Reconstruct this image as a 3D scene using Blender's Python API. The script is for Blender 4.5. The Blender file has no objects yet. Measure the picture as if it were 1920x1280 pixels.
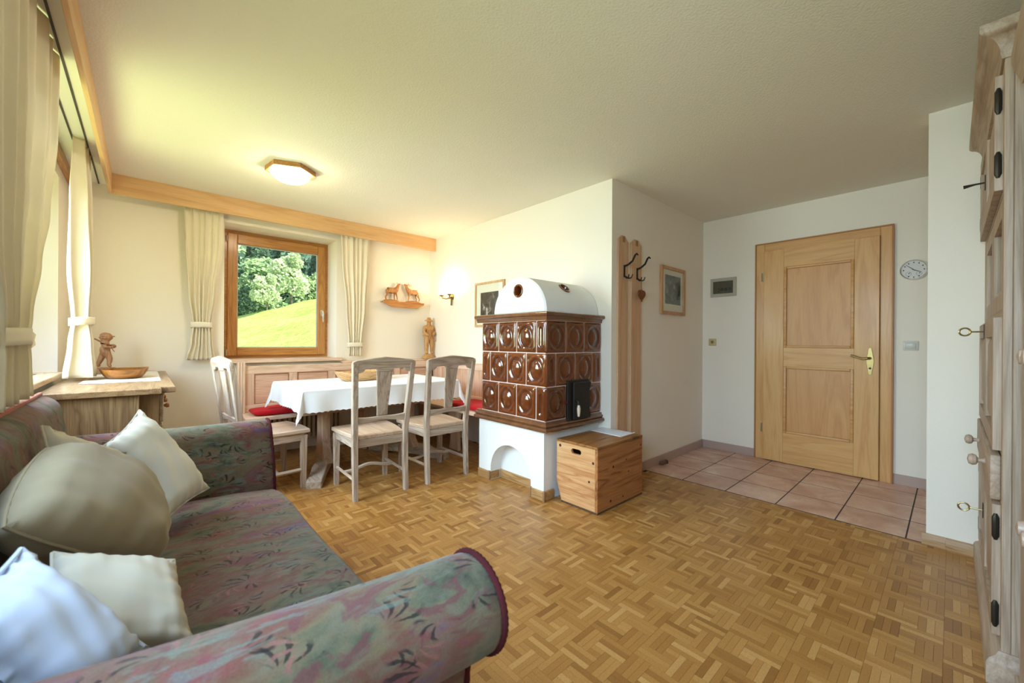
import bpy, bmesh, math, random
from math import sin, cos, pi, radians, sqrt, atan2
from mathutils import Vector, Matrix
random.seed(7)
SC = bpy.context.scene
COL = SC.collection

# ------------------------------------------------------------------ camera
F_PX, CAM_Z = 754.0, 1.13
YAW, PIT, ROL = radians(42.415), radians(0.0293), radians(0.3614)
CP = Vector((0, 0, CAM_Z))
_f = Vector((sin(YAW)*cos(PIT), cos(YAW)*cos(PIT), -sin(PIT)))
_r0 = Vector((cos(YAW), -sin(YAW), 0))
_u0 = _r0.cross(_f)
CR = cos(ROL)*_r0 + sin(ROL)*_u0
CU = -sin(ROL)*_r0 + cos(ROL)*_u0
cam = bpy.data.cameras.new('camera')
cam.sensor_width = 36.0
cam.lens = F_PX/1920*36.0
cam.clip_start = 0.02
cam.clip_end = 600
cam.dof.use_dof = True
cam.dof.focus_distance = 3.0
cam.dof.aperture_fstop = 4.0
camo = bpy.data.objects.new('camera', cam)
COL.objects.link(camo)
camo.matrix_world = Matrix(((CR.x, CU.x, -_f.x, 0), (CR.y, CU.y, -_f.y, 0), (CR.z, CU.z, -_f.z, CAM_Z), (0, 0, 0, 1)))
SC.camera = camo

# ------------------------------------------------------------------ exposure, sky, sun, lamps added at the windows
SC.view_settings.view_transform = 'Standard'
SC.view_settings.look = 'None'
SC.view_settings.gamma = 1.0
SC.view_settings.use_curve_mapping = False
SC.view_settings.exposure = 0.18
SC.cycles.diffuse_bounces = 8
SC.cycles.max_bounces = 14
W = bpy.data.worlds.new('sky')
SC.world = W
W.use_nodes = True
wn = W.node_tree
wn.nodes.clear()
_sky = wn.nodes.new('ShaderNodeTexSky')
_sky.sky_type = 'NISHITA'
_sky.sun_disc = False
_sky.sun_elevation = radians(48)
_sky.sun_rotation = radians(150)
_bg = wn.nodes.new('ShaderNodeBackground')
_bg.inputs['Strength'].default_value = 0.5
_wo = wn.nodes.new('ShaderNodeOutputWorld')
wn.links.new(_sky.outputs[0], _bg.inputs[0])
wn.links.new(_bg.outputs[0], _wo.inputs[0])

def light(name, kind, energy, color, loc, rot=(0, 0, 0), **kw):
    l = bpy.data.lights.new(name, kind)
    l.energy = energy
    l.color = color
    for k, v in kw.items():
        setattr(l, k, v)
    o = bpy.data.objects.new(name, l)
    COL.objects.link(o)
    o.location = loc
    o.rotation_euler = rot
    return o
# the sun stands behind the house (from +x -y), lights the meadow and the trees, never enters the windows
_sd = Vector((0.45, -0.62, 0.82)).normalized()
sun = light('sun', 'SUN', 10.0, (1.0, 0.95, 0.86), (0, 0, 20), angle=radians(0.6))
sun.rotation_euler = _sd.to_track_quat('Z', 'Y').to_euler()
# lamps added in the left wall's two window openings, standing in for daylight
# (the sky's share comes down and in, the sunlit meadow's share comes up and in)
for _n, _y, _sy, _k, _m in (('left', 2.90, 1.50, 1.0, 1.0), ('near', 0.45, 1.45, 0.80, 0.45)):
    light('sky_fill_window_'+_n, 'AREA', 56*_k, (0.58, 0.76, 1.0) if _n == 'left' else (0.46, 0.68, 1.0), (-0.70, _y, 1.60), (0, radians(-90+32), 0), shape='RECTANGLE', size=1.10, size_y=_sy, spread=radians(125))
    light('meadow_fill_window_'+_n, 'AREA', 20*_m, (0.84, 1.0, 0.42), (-0.70, _y, 1.30), (0, radians(-90-16), 0), shape='RECTANGLE', size=0.75, size_y=_sy, spread=radians(150))

# ------------------------------------------------------------------ pixels of the photograph -> points of the room
def ray(px, py):
    return CR*((px-960)/F_PX) - CU*((py-640)/F_PX) + _f
def onx(px, py, x): d = ray(px, py); return CP + d*(x/d.x)
def ony(px, py, y): d = ray(px, py); return CP + d*(y/d.y)
def onz(px, py, z): d = ray(px, py); return CP + d*((z-CAM_Z)/d.z)
def proj(p):
    v = Vector(p)-CP
    w = v.dot(_f)
    return 960+F_PX*v.dot(CR)/w, 640-F_PX*v.dot(CU)/w, w

# ------------------------------------------------------------------ materials
MATS = {}
def new_mat(name):
    m = bpy.data.materials.new(name)
    m.use_nodes = True
    nt = m.node_tree
    b = nt.nodes['Principled BSDF']
    return m, nt, b
def node(nt, t, **kw):
    n = nt.nodes.new(t)
    for k, v in kw.items():
        if k in n.inputs.keys() if hasattr(n.inputs, 'keys') else False:
            n.inputs[k].default_value = v
        else:
            setattr(n, k, v)
    return n
def c4(c): return (c[0], c[1], c[2], 1.0)
def srgb(r, g, b):
    f = lambda v: ((v/255+0.055)/1.055)**2.4 if v/255 > 0.04045 else v/255/12.92
    return (f(r), f(g), f(b))
def ramp(nt, fac, stops, interp='LINEAR'):
    r = nt.nodes.new('ShaderNodeValToRGB')
    r.color_ramp.interpolation = interp
    e = r.color_ramp.elements
    while len(e) < len(stops):
        e.new(0.5)
    for i, (p, c) in enumerate(stops):
        e[i].position = p
        e[i].color = c4(c)
    nt.links.new(fac, r.inputs[0])
    return r.outputs[0]
def mixc(nt, fac, a, b, mode='MIX'):
    m = nt.nodes.new('ShaderNodeMix')
    m.data_type = 'RGBA'
    m.blend_type = mode
    for s, v in ((0, fac), (6, a), (7, b)):
        if isinstance(v, (int, float)):
            m.inputs[s].default_value = v
        elif isinstance(v, tuple):
            m.inputs[s].default_value = c4(v)
        else:
            nt.links.new(v, m.inputs[s])
    return m.outputs[2]
def coords(nt, scale=(1, 1, 1), kind='Object', offset=None):
    tc = nt.nodes.new('ShaderNodeTexCoord')
    mp = nt.nodes.new('ShaderNodeMapping')
    mp.inputs['Scale'].default_value = scale
    nt.links.new(tc.outputs[kind], mp.inputs['Vector'])
    if offset is not None:
        nt.links.new(offset, mp.inputs['Location'])
    return mp.outputs[0]
def noise(nt, vec, scale=5, detail=3, rough=0.5, dist=0.0):
    n = nt.nodes.new('ShaderNodeTexNoise')
    n.inputs['Scale'].default_value = scale
    n.inputs['Detail'].default_value = detail
    n.inputs['Roughness'].default_value = rough
    n.inputs['Distortion'].default_value = dist
    nt.links.new(vec, n.inputs['Vector'])
    return n.outputs[0]
def bump(nt, b, height, strength=0.3, dist=0.01):
    n = nt.nodes.new('ShaderNodeBump')
    n.inputs['Strength'].default_value = strength
    n.inputs['Distance'].default_value = dist
    nt.links.new(height, n.inputs['Height'])
    nt.links.new(n.outputs[0], b.inputs['Normal'])

def plain(name, col, rough=0.5, metal=0.0, coat=0.0, emit=None, estr=0.0, spec=0.5, trans=0.0):
    if name in MATS: return MATS[name]
    m, nt, b = new_mat(name)
    b.inputs['Base Color'].default_value = c4(col)
    b.inputs['Roughness'].default_value = rough
    b.inputs['Metallic'].default_value = metal
    b.inputs['Coat Weight'].default_value = coat
    b.inputs['Specular IOR Level'].default_value = spec
    if trans: b.inputs['Transmission Weight'].default_value = trans
    if emit:
        b.inputs['Emission Color'].default_value = c4(emit)
        b.inputs['Emission Strength'].default_value = estr
    MATS[name] = m
    return m
def plaster(name, col, scale=140, strength=0.35, dist=0.004):
    if name in MATS: return MATS[name]
    m, nt, b = new_mat(name)
    v = coords(nt)
    n1 = noise(nt, v, scale, 3, 0.6)
    n2 = noise(nt, v, 1.3, 2, 0.5)
    c = mixc(nt, ramp(nt, n2, [(0.3, (0, 0, 0)), (0.7, (1, 1, 1))]), tuple(x*0.975 for x in col), col)
    nt.links.new(c, b.inputs['Base Color'])
    b.inputs['Roughness'].default_value = 0.9
    b.inputs['Specular IOR Level'].default_value = 0.15
    bump(nt, b, n1, strength, dist)
    MATS[name] = m
    return m
def wood(name, c_light, c_dark, axis=2, rough=0.5, ring=14.0, fine=1.0, knots=0.0, coat=0.0, rnd=0.0):
    """grain runs along `axis` of the object"""
    key = '%s_%d' % (name, axis)
    if key in MATS: return MATS[key]
    m, nt, b = new_mat(key)
    oi = nt.nodes.new('ShaderNodeObjectInfo')
    mul = nt.nodes.new('ShaderNodeVectorMath'); mul.operation = 'SCALE'
    cmb = nt.nodes.new('ShaderNodeCombineXYZ')
    for i in range(3): nt.links.new(oi.outputs['Random'], cmb.inputs[i])
    nt.links.new(cmb.outputs[0], mul.inputs[0]); mul.inputs['Scale'].default_value = 13.0
    s = [ring]*3; s[axis] = ring*0.09
    v = coords(nt, tuple(s), offset=mul.outputs[0])
    n = noise(nt, v, 1.0, 3, 0.55, 1.2)
    w = nt.nodes.new('ShaderNodeMath'); w.operation = 'MULTIPLY'; nt.links.new(n, w.inputs[0]); w.inputs[1].default_value = 9.0
    fr = nt.nodes.new('ShaderNodeMath'); fr.operation = 'PINGPONG'; nt.links.new(w.outputs[0], fr.inputs[0]); fr.inputs[1].default_value = 1.0
    s2 = [220.0]*3; s2[axis] = 7.0
    v2 = coords(nt, tuple(s2), offset=mul.outputs[0])
    n2 = noise(nt, v2, 1.0, 2, 0.6)
    g1 = ramp(nt, fr.outputs[0], [(0.0, c_dark), (0.45, tuple((a*0.7+d*0.3) for a, d in zip(c_light, c_dark))), (1.0, c_light)])
    g2 = ramp(nt, n2, [(0.30, tuple(x*0.80 for x in c_light)), (0.62, (1, 1, 1))])
    c = mixc(nt, 0.55*fine, g1, g2, 'MULTIPLY')
    v3 = coords(nt, (1, 1, 1), offset=mul.outputs[0])
    n3 = noise(nt, v3, 2.2, 2, 0.5)
    c = mixc(nt, ramp(nt, n3, [(0.35, (0, 0, 0)), (0.7, (0.35, 0.35, 0.35))]), c, c_dark)
    if knots > 0:
        vo = nt.nodes.new('ShaderNodeTexVoronoi'); vo.inputs['Scale'].default_value = knots
        sk = [1.0]*3; sk[axis] = 0.55
        nt.links.new(coords(nt, tuple(sk), offset=mul.outputs[0]), vo.inputs['Vector'])
        c = mixc(nt, ramp(nt, vo.outputs['Distance'], [(0.05, (1, 1, 1)), (0.10, (0, 0, 0))]), c, tuple(x*0.35 for x in c_dark))
    if rnd > 0:
        hsv = nt.nodes.new('ShaderNodeHueSaturation')
        mr = nt.nodes.new('ShaderNodeMapRange')
        nt.links.new(oi.outputs['Random'], mr.inputs[0])
        mr.inputs[3].default_value = 1-rnd; mr.inputs[4].default_value = 1+rnd
        nt.links.new(mr.outputs[0], hsv.inputs['Value'])
        nt.links.new(c, hsv.inputs['Color']); c = hsv.outputs[0]
    nt.links.new(c, b.inputs['Base Color'])
    b.inputs['Roughness'].default_value = rough
    b.inputs['Coat Weight'].default_value = coat
    b.inputs['Coat Roughness'].default_value = 0.15
    bump(nt, b, n2, 0.12, 0.002)
    MATS[key] = m
    return m
def cloth(name, col, rough=0.9, weave=900, sheen=0.3, trans=0.0, wob=0.06):
    if name in MATS: return MATS[name]
    m, nt, b = new_mat(name)
    v = coords(nt)
    n = noise(nt, v, weave, 1, 0.5)
    n2 = noise(nt, v, 9, 3, 0.5)
    c = mixc(nt, n2, tuple(x*(1-wob) for x in col), tuple(min(1, x*(1+wob)) for x in col))
    nt.links.new(c, b.inputs['Base Color'])
    b.inputs['Roughness'].default_value = rough
    b.inputs['Sheen Weight'].default_value = sheen
    b.inputs['Specular IOR Level'].default_value = 0.2
    bump(nt, b, n, 0.15, 0.001)
    if trans > 0:
        tr = nt.nodes.new('ShaderNodeBsdfTranslucent')
        nt.links.new(c, tr.inputs['Color'])
        mx = nt.nodes.new('ShaderNodeMixShader'); mx.inputs[0].default_value = trans
        out = nt.nodes['Material Output']
        nt.links.new(b.outputs[0], mx.inputs[1]); nt.links.new(tr.outputs[0], mx.inputs[2]); nt.links.new(mx.outputs[0], out.inputs[0])
    MATS[name] = m
    return m
def glass_pane(name='pane_glass'):
    if name in MATS: return MATS[name]
    m = bpy.data.materials.new(name); m.use_nodes = True
    nt = m.node_tree; nt.nodes.clear()
    t = nt.nodes.new('ShaderNodeBsdfTransparent'); t.inputs[0].default_value = (0.97, 0.985, 0.975, 1)
    g = nt.nodes.new('ShaderNodeBsdfGlossy'); g.inputs['Roughness'].default_value = 0.02
    lwt = nt.nodes.new('ShaderNodeLayerWeight'); lwt.inputs[0].default_value = 0.5
    pw = nt.nodes.new('ShaderNodeMath'); pw.operation = 'POWER'; nt.links.new(lwt.outputs['Facing'], pw.inputs[0]); pw.inputs[1].default_value = 4.0
    fr = nt.nodes.new('ShaderNodeMath'); fr.operation = 'MULTIPLY_ADD'; nt.links.new(pw.outputs[0], fr.inputs[0]); fr.inputs[1].default_value = 0.6; fr.inputs[2].default_value = 0.02
    mx = nt.nodes.new('ShaderNodeMixShader'); o = nt.nodes.new('ShaderNodeOutputMaterial')
    nt.links.new(fr.outputs[0], mx.inputs[0]); nt.links.new(t.outputs[0], mx.inputs[1]); nt.links.new(g.outputs[0], mx.inputs[2]); nt.links.new(mx.outputs[0], o.inputs[0])
    MATS[name] = m
    return m
def parquet(name, per_island):
    if name in MATS: return MATS[name]
    m, nt, b = new_mat(name)
    if per_island:
        gi = nt.nodes.new('ShaderNodeNewGeometry'); rnd = gi.outputs['Random Per Island']
    else:
        gi = nt.nodes.new('ShaderNodeObjectInfo'); rnd = gi.outputs['Random']
    c = ramp(nt, rnd, [(0.0, srgb(146, 98, 46)), (0.12, srgb(162, 112, 54)), (0.45, srgb(174, 125, 64)), (0.8, srgb(182, 133, 71)), (1.0, srgb(200, 154, 92))])
    tc = nt.nodes.new('ShaderNodeTexCoord')
    geo = nt.nodes.new('ShaderNodeNewGeometry')
    n2 = noise(nt, geo.outputs['Position'], 160, 3, 0.65)
    n3 = noise(nt, geo.outputs['Position'], 1.1, 2, 0.5)
    c = mixc(nt, 0.45, c, ramp(nt, n2, [(0.33, (0.58, 0.55, 0.5)), (0.6, (1, 1, 1))]), 'MULTIPLY')
    nt.links.new(c, b.inputs['Base Color'])
    r = nt.nodes.new('ShaderNodeMapRange'); nt.links.new(n3, r.inputs[0]); r.inputs[1].default_value = 0.3; r.inputs[2].default_value = 0.7
    r.inputs[3].default_value = 0.30; r.inputs[4].default_value = 0.42
    nt.links.new(r.outputs[0], b.inputs['Roughness'])
    b.inputs['Specular IOR Level'].default_value = 0.45
    bump(nt, b, n2, 0.05, 0.001)
    MATS[name] = m
    return m
def terracotta(name='terracotta_tile'):
    if name in MATS: return MATS[name]
    m, nt, b = new_mat(name)
    oi = nt.nodes.new('ShaderNodeObjectInfo')
    geo = nt.nodes.new('ShaderNodeNewGeometry')
    n1 = noise(nt, geo.outputs['Position'], 4.5, 4, 0.6, 0.6)
    n2 = noise(nt, geo.outputs['Position'], 60, 3, 0.6)
    c = ramp(nt, n1, [(0.28, srgb(186, 140, 118)), (0.5, srgb(210, 168, 144)), (0.72, srgb(228, 200, 180))])
    c = mixc(nt, 0.35, c, ramp(nt, n2, [(0.3, (0.7, 0.66, 0.64)), (0.6, (1, 1, 1))]), 'MULTIPLY')
    hsv = nt.nodes.new('ShaderNodeHueSaturation'); mr = nt.nodes.new('ShaderNodeMapRange')
    nt.links.new(oi.outputs['Random'], mr.inputs[0]); mr.inputs[3].default_value = 0.93; mr.inputs[4].default_value = 1.07
    nt.links.new(mr.outputs[0], hsv.inputs['Value']); nt.links.new(c, hsv.inputs['Color'])
    nt.links.new(hsv.outputs[0], b.inputs['Base Color'])
    b.inputs['Roughness'].default_value = 0.36
    bump(nt, b, n2, 0.08, 0.002)
    MATS[name] = m
    return m
def floral(name='floral_tapestry'):
    if name in MATS: return MATS[name]
    m, nt, b = new_mat(name)
    v = coords(nt, (0.62, 1.15, 1.0))
    def math_(op, a, c=None):
        n = nt.nodes.new('ShaderNodeMath'); n.operation = op
        for i, q in ((0, a), (1, c)):
            if q is None: continue
            if isinstance(q, (int, float)): n.inputs[i].default_value = q
            else: nt.links.new(q, n.inputs[i])
        return n.outputs[0]
    nz = noise(nt, v, 7.5, 4, 0.62, 0.7)
    c = ramp(nt, nz, [(0.30, srgb(56, 58, 52)), (0.39, srgb(96, 104, 80)), (0.46, srgb(126, 112, 84)), (0.53, srgb(120, 84, 66)), (0.60, srgb(138, 78, 74)), (0.67, srgb(104, 76, 122)), (0.76, srgb(84, 112, 136))])
    nb = noise(nt, v, 22, 4, 0.7, 1.0)
    c = mixc(nt, ramp(nt, nb, [(0.42, (0, 0, 0)), (0.62, (0.55, 0.55, 0.55))]), c, srgb(124, 122, 104))
    c = mixc(nt, ramp(nt, noise(nt, v, 16, 3, 0.6, 1.4), [(0.56, (0, 0, 0)), (0.64, (0.7, 0.7, 0.7))]), c, srgb(118, 64, 72))
    # chrysanthemum-like blossoms and leaf sprays: petals fanned round scattered centres, on the cloth's own plane
    tco = nt.nodes.new('ShaderNodeTexCoord'); sx = nt.nodes.new('ShaderNodeSeparateXYZ'); nt.links.new(tco.outputs['Object'], sx.inputs[0])
    cu = math_('ADD', math_('MULTIPLY', sx.outputs[0], 0.85), math_('MULTIPLY', sx.outputs[2], 0.6))
    cv = math_('ADD', sx.outputs[1], math_('MULTIPLY', sx.outputs[2], 0.8))
    cb = nt.nodes.new('ShaderNodeCombineXYZ'); nt.links.new(cu, cb.inputs[0]); nt.links.new(cv, cb.inputs[1])
    for (sc_, thr, col, npet, seed_) in ((7.5, 0.12, srgb(30, 28, 28), 11.0, 0.0), (9.5, 0.25, srgb(156, 104, 96), 9.0, 3.7), (12.0, 0.45, srgb(36, 36, 36), 8.0, 8.1)):
        of = nt.nodes.new('ShaderNodeVectorMath'); of.operation = 'ADD'; nt.links.new(cb.outputs[0], of.inputs[0]); of.inputs[1].default_value = (seed_, seed_*0.7, 0)
        vo = nt.nodes.new('ShaderNodeTexVoronoi'); vo.voronoi_dimensions = '2D'; vo.inputs['Scale'].default_value = sc_; vo.inputs['Randomness'].default_value = 0.75
        nt.links.new(of.outputs[0], vo.inputs['Vector'])
        df = nt.nodes.new('ShaderNodeVectorMath'); df.operation = 'SUBTRACT'
        nt.links.new(of.outputs[0], df.inputs[0]); nt.links.new(vo.outputs['Position'], df.inputs[1])
        sp = nt.nodes.new('ShaderNodeSeparateXYZ'); nt.links.new(df.outputs[0], sp.inputs[0])
        ang = math_('ARCTAN2', sp.outputs[0], sp.outputs[1])
        dist = vo.outputs['Distance']
        cs = nt.nodes.new('ShaderNodeSeparateColor'); nt.links.new(vo.outputs['Color'], cs.inputs[0])
        # only one side of each blossom is shaded dark, so it reads as a spray
        side = ramp(nt, math_('SINE', math_('ADD', ang, math_('MULTIPLY', cs.outputs[1], 6.28))), [(0.45, (0, 0, 0)), (0.65, (1, 1, 1))])
        wob = math_('MULTIPLY', noise(nt, cb.outputs[0], 34, 3, 0.6), 6.0)
        pet = math_('SINE', math_('ADD', math_('ADD', math_('MULTIPLY', ang, npet), math_('MULTIPLY', dist, 14.0)), wob))
        pm = ramp(nt, pet, [(0.40, (0, 0, 0)), (0.70, (1, 1, 1))])
        ringm = ramp(nt, math_('ADD', dist, math_('MULTIPLY', noise(nt, cb.outputs[0], 40, 2, 0.5), 0.22)), [(0.17, (0, 0, 0)), (0.24, (1, 1, 1)), (0.44, (1, 1, 1)), (0.52, (0, 0, 0))])
        dm = math_('MULTIPLY', math_('MULTIPLY', math_('MULTIPLY', pm, ringm), side), math_('GREATER_THAN', cs.outputs[0], thr))
        c = mixc(nt, math_('MULTIPLY', dm, 0.8), c, col)
    # pale brush strokes between
    st = noise(nt, coords(nt, (0.4, 2.2, 1.6)), 26, 3, 0.6, 1.2)
    mk = noise(nt, v, 4.4, 2, 0.5)
    c = mixc(nt, math_('MULTIPLY', ramp(nt, st, [(0.54, (0, 0, 0)), (0.60, (0.55, 0.55, 0.55))]), ramp(nt, mk, [(0.48, (0, 0, 0)), (0.58, (1, 1, 1))])), c, srgb(120, 140, 132))
    fine = noise(nt, coords(nt), 420, 2, 0.5)
    c = mixc(nt, 0.5, c, ramp(nt, fine, [(0.3, (0.62, 0.62, 0.62)), (0.65, (1, 1, 1))]), 'MULTIPLY')
    hs = nt.nodes.new('ShaderNodeHueSaturation'); hs.inputs['Saturation'].default_value = 0.95; hs.inputs['Value'].default_value = 0.74
    nt.links.new(mixc(nt, 1.0, c, (0.96, 0.88, 0.84), 'MULTIPLY'), hs.inputs['Color'])
    nt.links.new(hs.outputs[0], b.inputs['Base Color'])
    b.inputs['Roughness'].default_value = 0.85
    b.inputs['Sheen Weight'].default_value = 0.12
    b.inputs['Specular IOR Level'].default_value = 0.2
    bump(nt, b, fine, 0.25, 0.001)
    MATS[name] = m
    return m
def glaze(name, c1, c2):
    if name in MATS: return MATS[name]
    m, nt, b = new_mat(name)
    geo = nt.nodes.new('ShaderNodeNewGeometry')
    n1 = noise(nt, geo.outputs['Position'], 9, 3, 0.6)
    oi = nt.nodes.new('ShaderNodeObjectInfo')
    # glaze runs thinner on the raised rims
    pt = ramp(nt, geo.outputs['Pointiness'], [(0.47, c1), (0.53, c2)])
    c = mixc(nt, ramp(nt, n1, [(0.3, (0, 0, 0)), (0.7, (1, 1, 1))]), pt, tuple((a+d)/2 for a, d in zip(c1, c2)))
    hsv = nt.nodes.new('ShaderNodeHueSaturation'); mr = nt.nodes.new('ShaderNodeMapRange')
    nt.links.new(oi.outputs['Random'], mr.inputs[0]); mr.inputs[3].default_value = 0.8; mr.inputs[4].default_value = 1.2
    nt.links.new(mr.outputs[0], hsv.inputs['Value']); nt.links.new(c, hsv.inputs['Color'])
    nt.links.new(hsv.outputs[0], b.inputs['Base Color'])
    b.inputs['Roughness'].default_value = 0.12
    b.inputs['Coat Weight'].default_value = 0.6
    b.inputs['Coat Roughness'].default_value = 0.04
    MATS[name] = m
    return m
def photo_print(name, dark, mid, light_, scale=9.0, seed=0.0, lo=0.4, hi=0.75):
    if name in MATS: return MATS[name]
    m, nt, b = new_mat(name)
    tc = nt.nodes.new('ShaderNodeTexCoord')
    mp = nt.nodes.new('ShaderNodeMapping'); mp.inputs['Location'].default_value = (seed, seed*2, seed*3); mp.inputs['Scale'].default_value = (1, 1, 0.7)
    nt.links.new(tc.outputs['Object'], mp.inputs[0])
    n = noise(nt, mp.outputs[0], scale, 4, 0.6, 0.8)
    nt.links.new(ramp(nt, n, [(lo, dark), ((lo+hi)/2, mid), (hi, light_)]), b.inputs['Base Color'])
    b.inputs['Roughness'].default_value = 0.25
    MATS[name] = m
    return m

WALL = lambda: plaster('wall_plaster', (0.84, 0.775, 0.67), 170, 0.3, 0.003)
CEIL = lambda: plaster('ceiling_plaster', (0.80, 0.77, 0.69), 95, 0.55, 0.005)
def oak(a): return wood('limed_oak', srgb(204, 188, 172), srgb(164, 142, 122), a, 0.5, 14, fine=0.7)
def pine(a): return wood('bench_pine', srgb(228, 200, 176), srgb(206, 174, 148), a, 0.5, 8, fine=0.6, knots=2.2)
def lime_cab(a): return wood('limed_cabinet', srgb(190, 168, 146), srgb(162, 138, 114), a, 0.55, 9, fine=0.7, knots=1.8)
def larch(a): return wood('larch_frame', srgb(198, 144, 78), srgb(172, 116, 56), a, 0.4, 10, coat=0.2)
def beech(a): return wood('beech_door', srgb(218, 170, 106), srgb(202, 148, 84), a, 0.42, 6, fine=0.4, coat=0.1)
def valance_wood(a): return wood('valance_pine', srgb(216, 178, 130), srgb(202, 160, 112), a, 0.5, 6, fine=0.4)
def crate_pine(a): return wood('crate_pine', srgb(186, 128, 74), srgb(140, 84, 42), a, 0.5, 9, knots=4.5)
def carved(a): return wood('carved_limewood', srgb(206, 160, 104), srgb(172, 122, 70), a, 0.55, 30)

# ------------------------------------------------------------------ mesh building
class G:
    def __init__(s): s.bm = bmesh.new()
    def box(s, a, b, bev=0.0, seg=1, mtx=None):
        a, b = Vector(a), Vector(b)
        lo = Vector((min(a.x, b.x), min(a.y, b.y), min(a.z, b.z))); hi = Vector((max(a.x, b.x), max(a.y, b.y), max(a.z, b.z)))
        r = bmesh.ops.create_cube(s.bm, size=1.0)
        vs = r['verts']
        for v in vs:
            v.co = Vector((lo.x if v.co.x < 0 else hi.x, lo.y if v.co.y < 0 else hi.y, lo.z if v.co.z < 0 else hi.z))
        if bev > 0:
            es = set(e for v in vs for e in v.link_edges)
            rr = bmesh.ops.bevel(s.bm, geom=list(es), offset=min(bev, 0.45*min(hi-lo)), segments=seg, affect='EDGES', profile=0.5)
            vs = list({v for f in rr['faces'] for v in f.verts} | {v for v in vs if v.is_valid})
        if mtx is not None:
            for v in vs: v.co = mtx @ v.co
        return s
    def prism(s, pts, axis, a0, a1, bev=0.0, mtx=None):
        """polygon pts in the two other axes (in x,y,z order), extruded along axis from a0 to a1"""
        def mk(p, a):
            if axis == 0: return Vector((a, p[0], p[1]))
            if axis == 1: return Vector((p[0], a, p[1]))
            return Vector((p[0], p[1], a))
        lo = [s.bm.verts.new(mk(p, a0)) for p in pts]
        hi = [s.bm.verts.new(mk(p, a1)) for p in pts]
        fs = []
        n = len(pts)
        fs.append(s.bm.faces.new(lo)); fs.append(s.bm.faces.new(hi[::-1]))
        for i in range(n):
            fs.append(s.bm.faces.new((lo[i], hi[i], hi[(i+1) % n], lo[(i+1) % n])))
        bmesh.ops.recalc_face_normals(s.bm, faces=fs)
        vs = lo+hi
        if bev > 0:
            es = list(fs[0].edges)+list(fs[1].edges)
            rr = bmesh.ops.bevel(s.bm, geom=es, offset=bev, segments=1, affect='EDGES', profile=0.5)
            vs = list({v for f in rr['faces'] for v in f.verts} | {v for v in vs if v.is_valid})
        if mtx is not None:
            for v in vs: v.co = mtx @ v.co
        return s
    def frame(s, plane, u0, v0, u1, v1, w, d0, d1, wt=None, wb=None):
        """one connected rectangular frame; plane 'y': u=x, v=z, depth y; plane 'x': u=y, v=z, depth x"""
        wt = wt or w; wb = wb or w
        mk = (lambda u, v, d: Vector((u, d, v))) if plane == 'y' else (lambda u, v, d: Vector((d, u, v)))
        oc = ((u0, v0), (u1, v0), (u1, v1), (u0, v1)); ic = ((u0+w, v0+wb), (u1-w, v0+wb), (u1-w, v1-wt), (u0+w, v1-wt))
        A = [[s.bm.verts.new(mk(u, v, d)) for u, v in q] for d in (d0, d1) for q in (oc, ic)]
        for k in range(4):
            j = (k+1) % 4
            for (p, q) in ((A[0], A[1]), (A[2], A[3]), (A[0], A[2]), (A[1], A[3])): s.bm.faces.new((p[k], p[j], q[j], q[k]))
        return s
    def tube(s, pts, rad, seg=10, cap=True, flat=1.0, up=None):
        pts = [Vector(p) for p in pts]
        n = len(pts)
        if not isinstance(rad, (list, tuple)): rad = [rad]*n
        rings = []
        t0 = (pts[1]-pts[0]).normalized()
        ref = Vector(up) if up is not None else (Vector((0, 0, 1)) if abs(t0.z) < 0.9 else Vector((1, 0, 0)))
        nrm = (ref - t0*ref.dot(t0)).normalized()
        for i in range(n):
            if i == 0: t = pts[1]-pts[0]
            elif i == n-1: t = pts[-1]-pts[-2]
            else: t = pts[i+1]-pts[i-1]
            t.normalize()
            nrm = (nrm - t*nrm.dot(t)).normalized()
            bi = t.cross(nrm)
            rings.append([s.bm.verts.new(pts[i]+(nrm*cos(2*pi*k/seg)+bi*sin(2*pi*k/seg)*flat)*rad[i]) for k in range(seg)])
        for i in range(n-1):
            for k in range(seg):
                s.bm.faces.new((rings[i][k], rings[i][(k+1) % seg], rings[i+1][(k+1) % seg], rings[i+1][k]))
        if cap:
            s.bm.faces.new(rings[0][::-1]); s.bm.faces.new(rings[-1])
        return s
    def lathe(s, prof, c, seg=24, sx=1.0, sy=1.0, axis=2, mtx=None):
        """profile (r, h) turned round an axis through c"""
        c = Vector(c)
        rings = []
        for r, h in prof:
            ring = []
            for k in range(seg):
                a = 2*pi*k/seg
                p = (r*cos(a)*sx, r*sin(a)*sy, h)
                if axis == 0: p = (p[2], p[0], p[1])
                elif axis == 1: p = (p[1], p[2], p[0])
                q = Vector(p)
                if mtx is not None: q = mtx @ q
                ring.append(s.bm.verts.new(c+q))
            rings.append(ring)
        for i in range(len(rings)-1):
            for k in range(seg):
                s.bm.faces.new((rings[i][k], rings[i][(k+1) % seg], rings[i+1][(k+1) % seg], rings[i+1][k]))
        if prof[0][0] > 1e-6: s.bm.faces.new(rings[0][::-1])
        if prof[-1][0] > 1e-6: s.bm.faces.new(rings[-1])
        bmesh.ops.remove_doubles(s.bm, verts=[v for r in (rings[0], rings[-1]) for v in r if True], dist=1e-6)
        return s
    def grid(s, fn, nu, nv, closed_u=False, closed_v=False):
        vs = [[s.bm.verts.new(fn(i/(nu if closed_u else nu), j/(nv if closed_v else nv))) for j in range(nv if closed_v else nv+1)] for i in range(nu if closed_u else nu+1)]
        for i in range(nu):
            for j in range(nv):
                i2 = (i+1) % len(vs); j2 = (j+1) % len(vs[0])
                s.bm.faces.new((vs[i][j], vs[i2][j], vs[i2][j2], vs[i][j2]))
        return s
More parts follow.
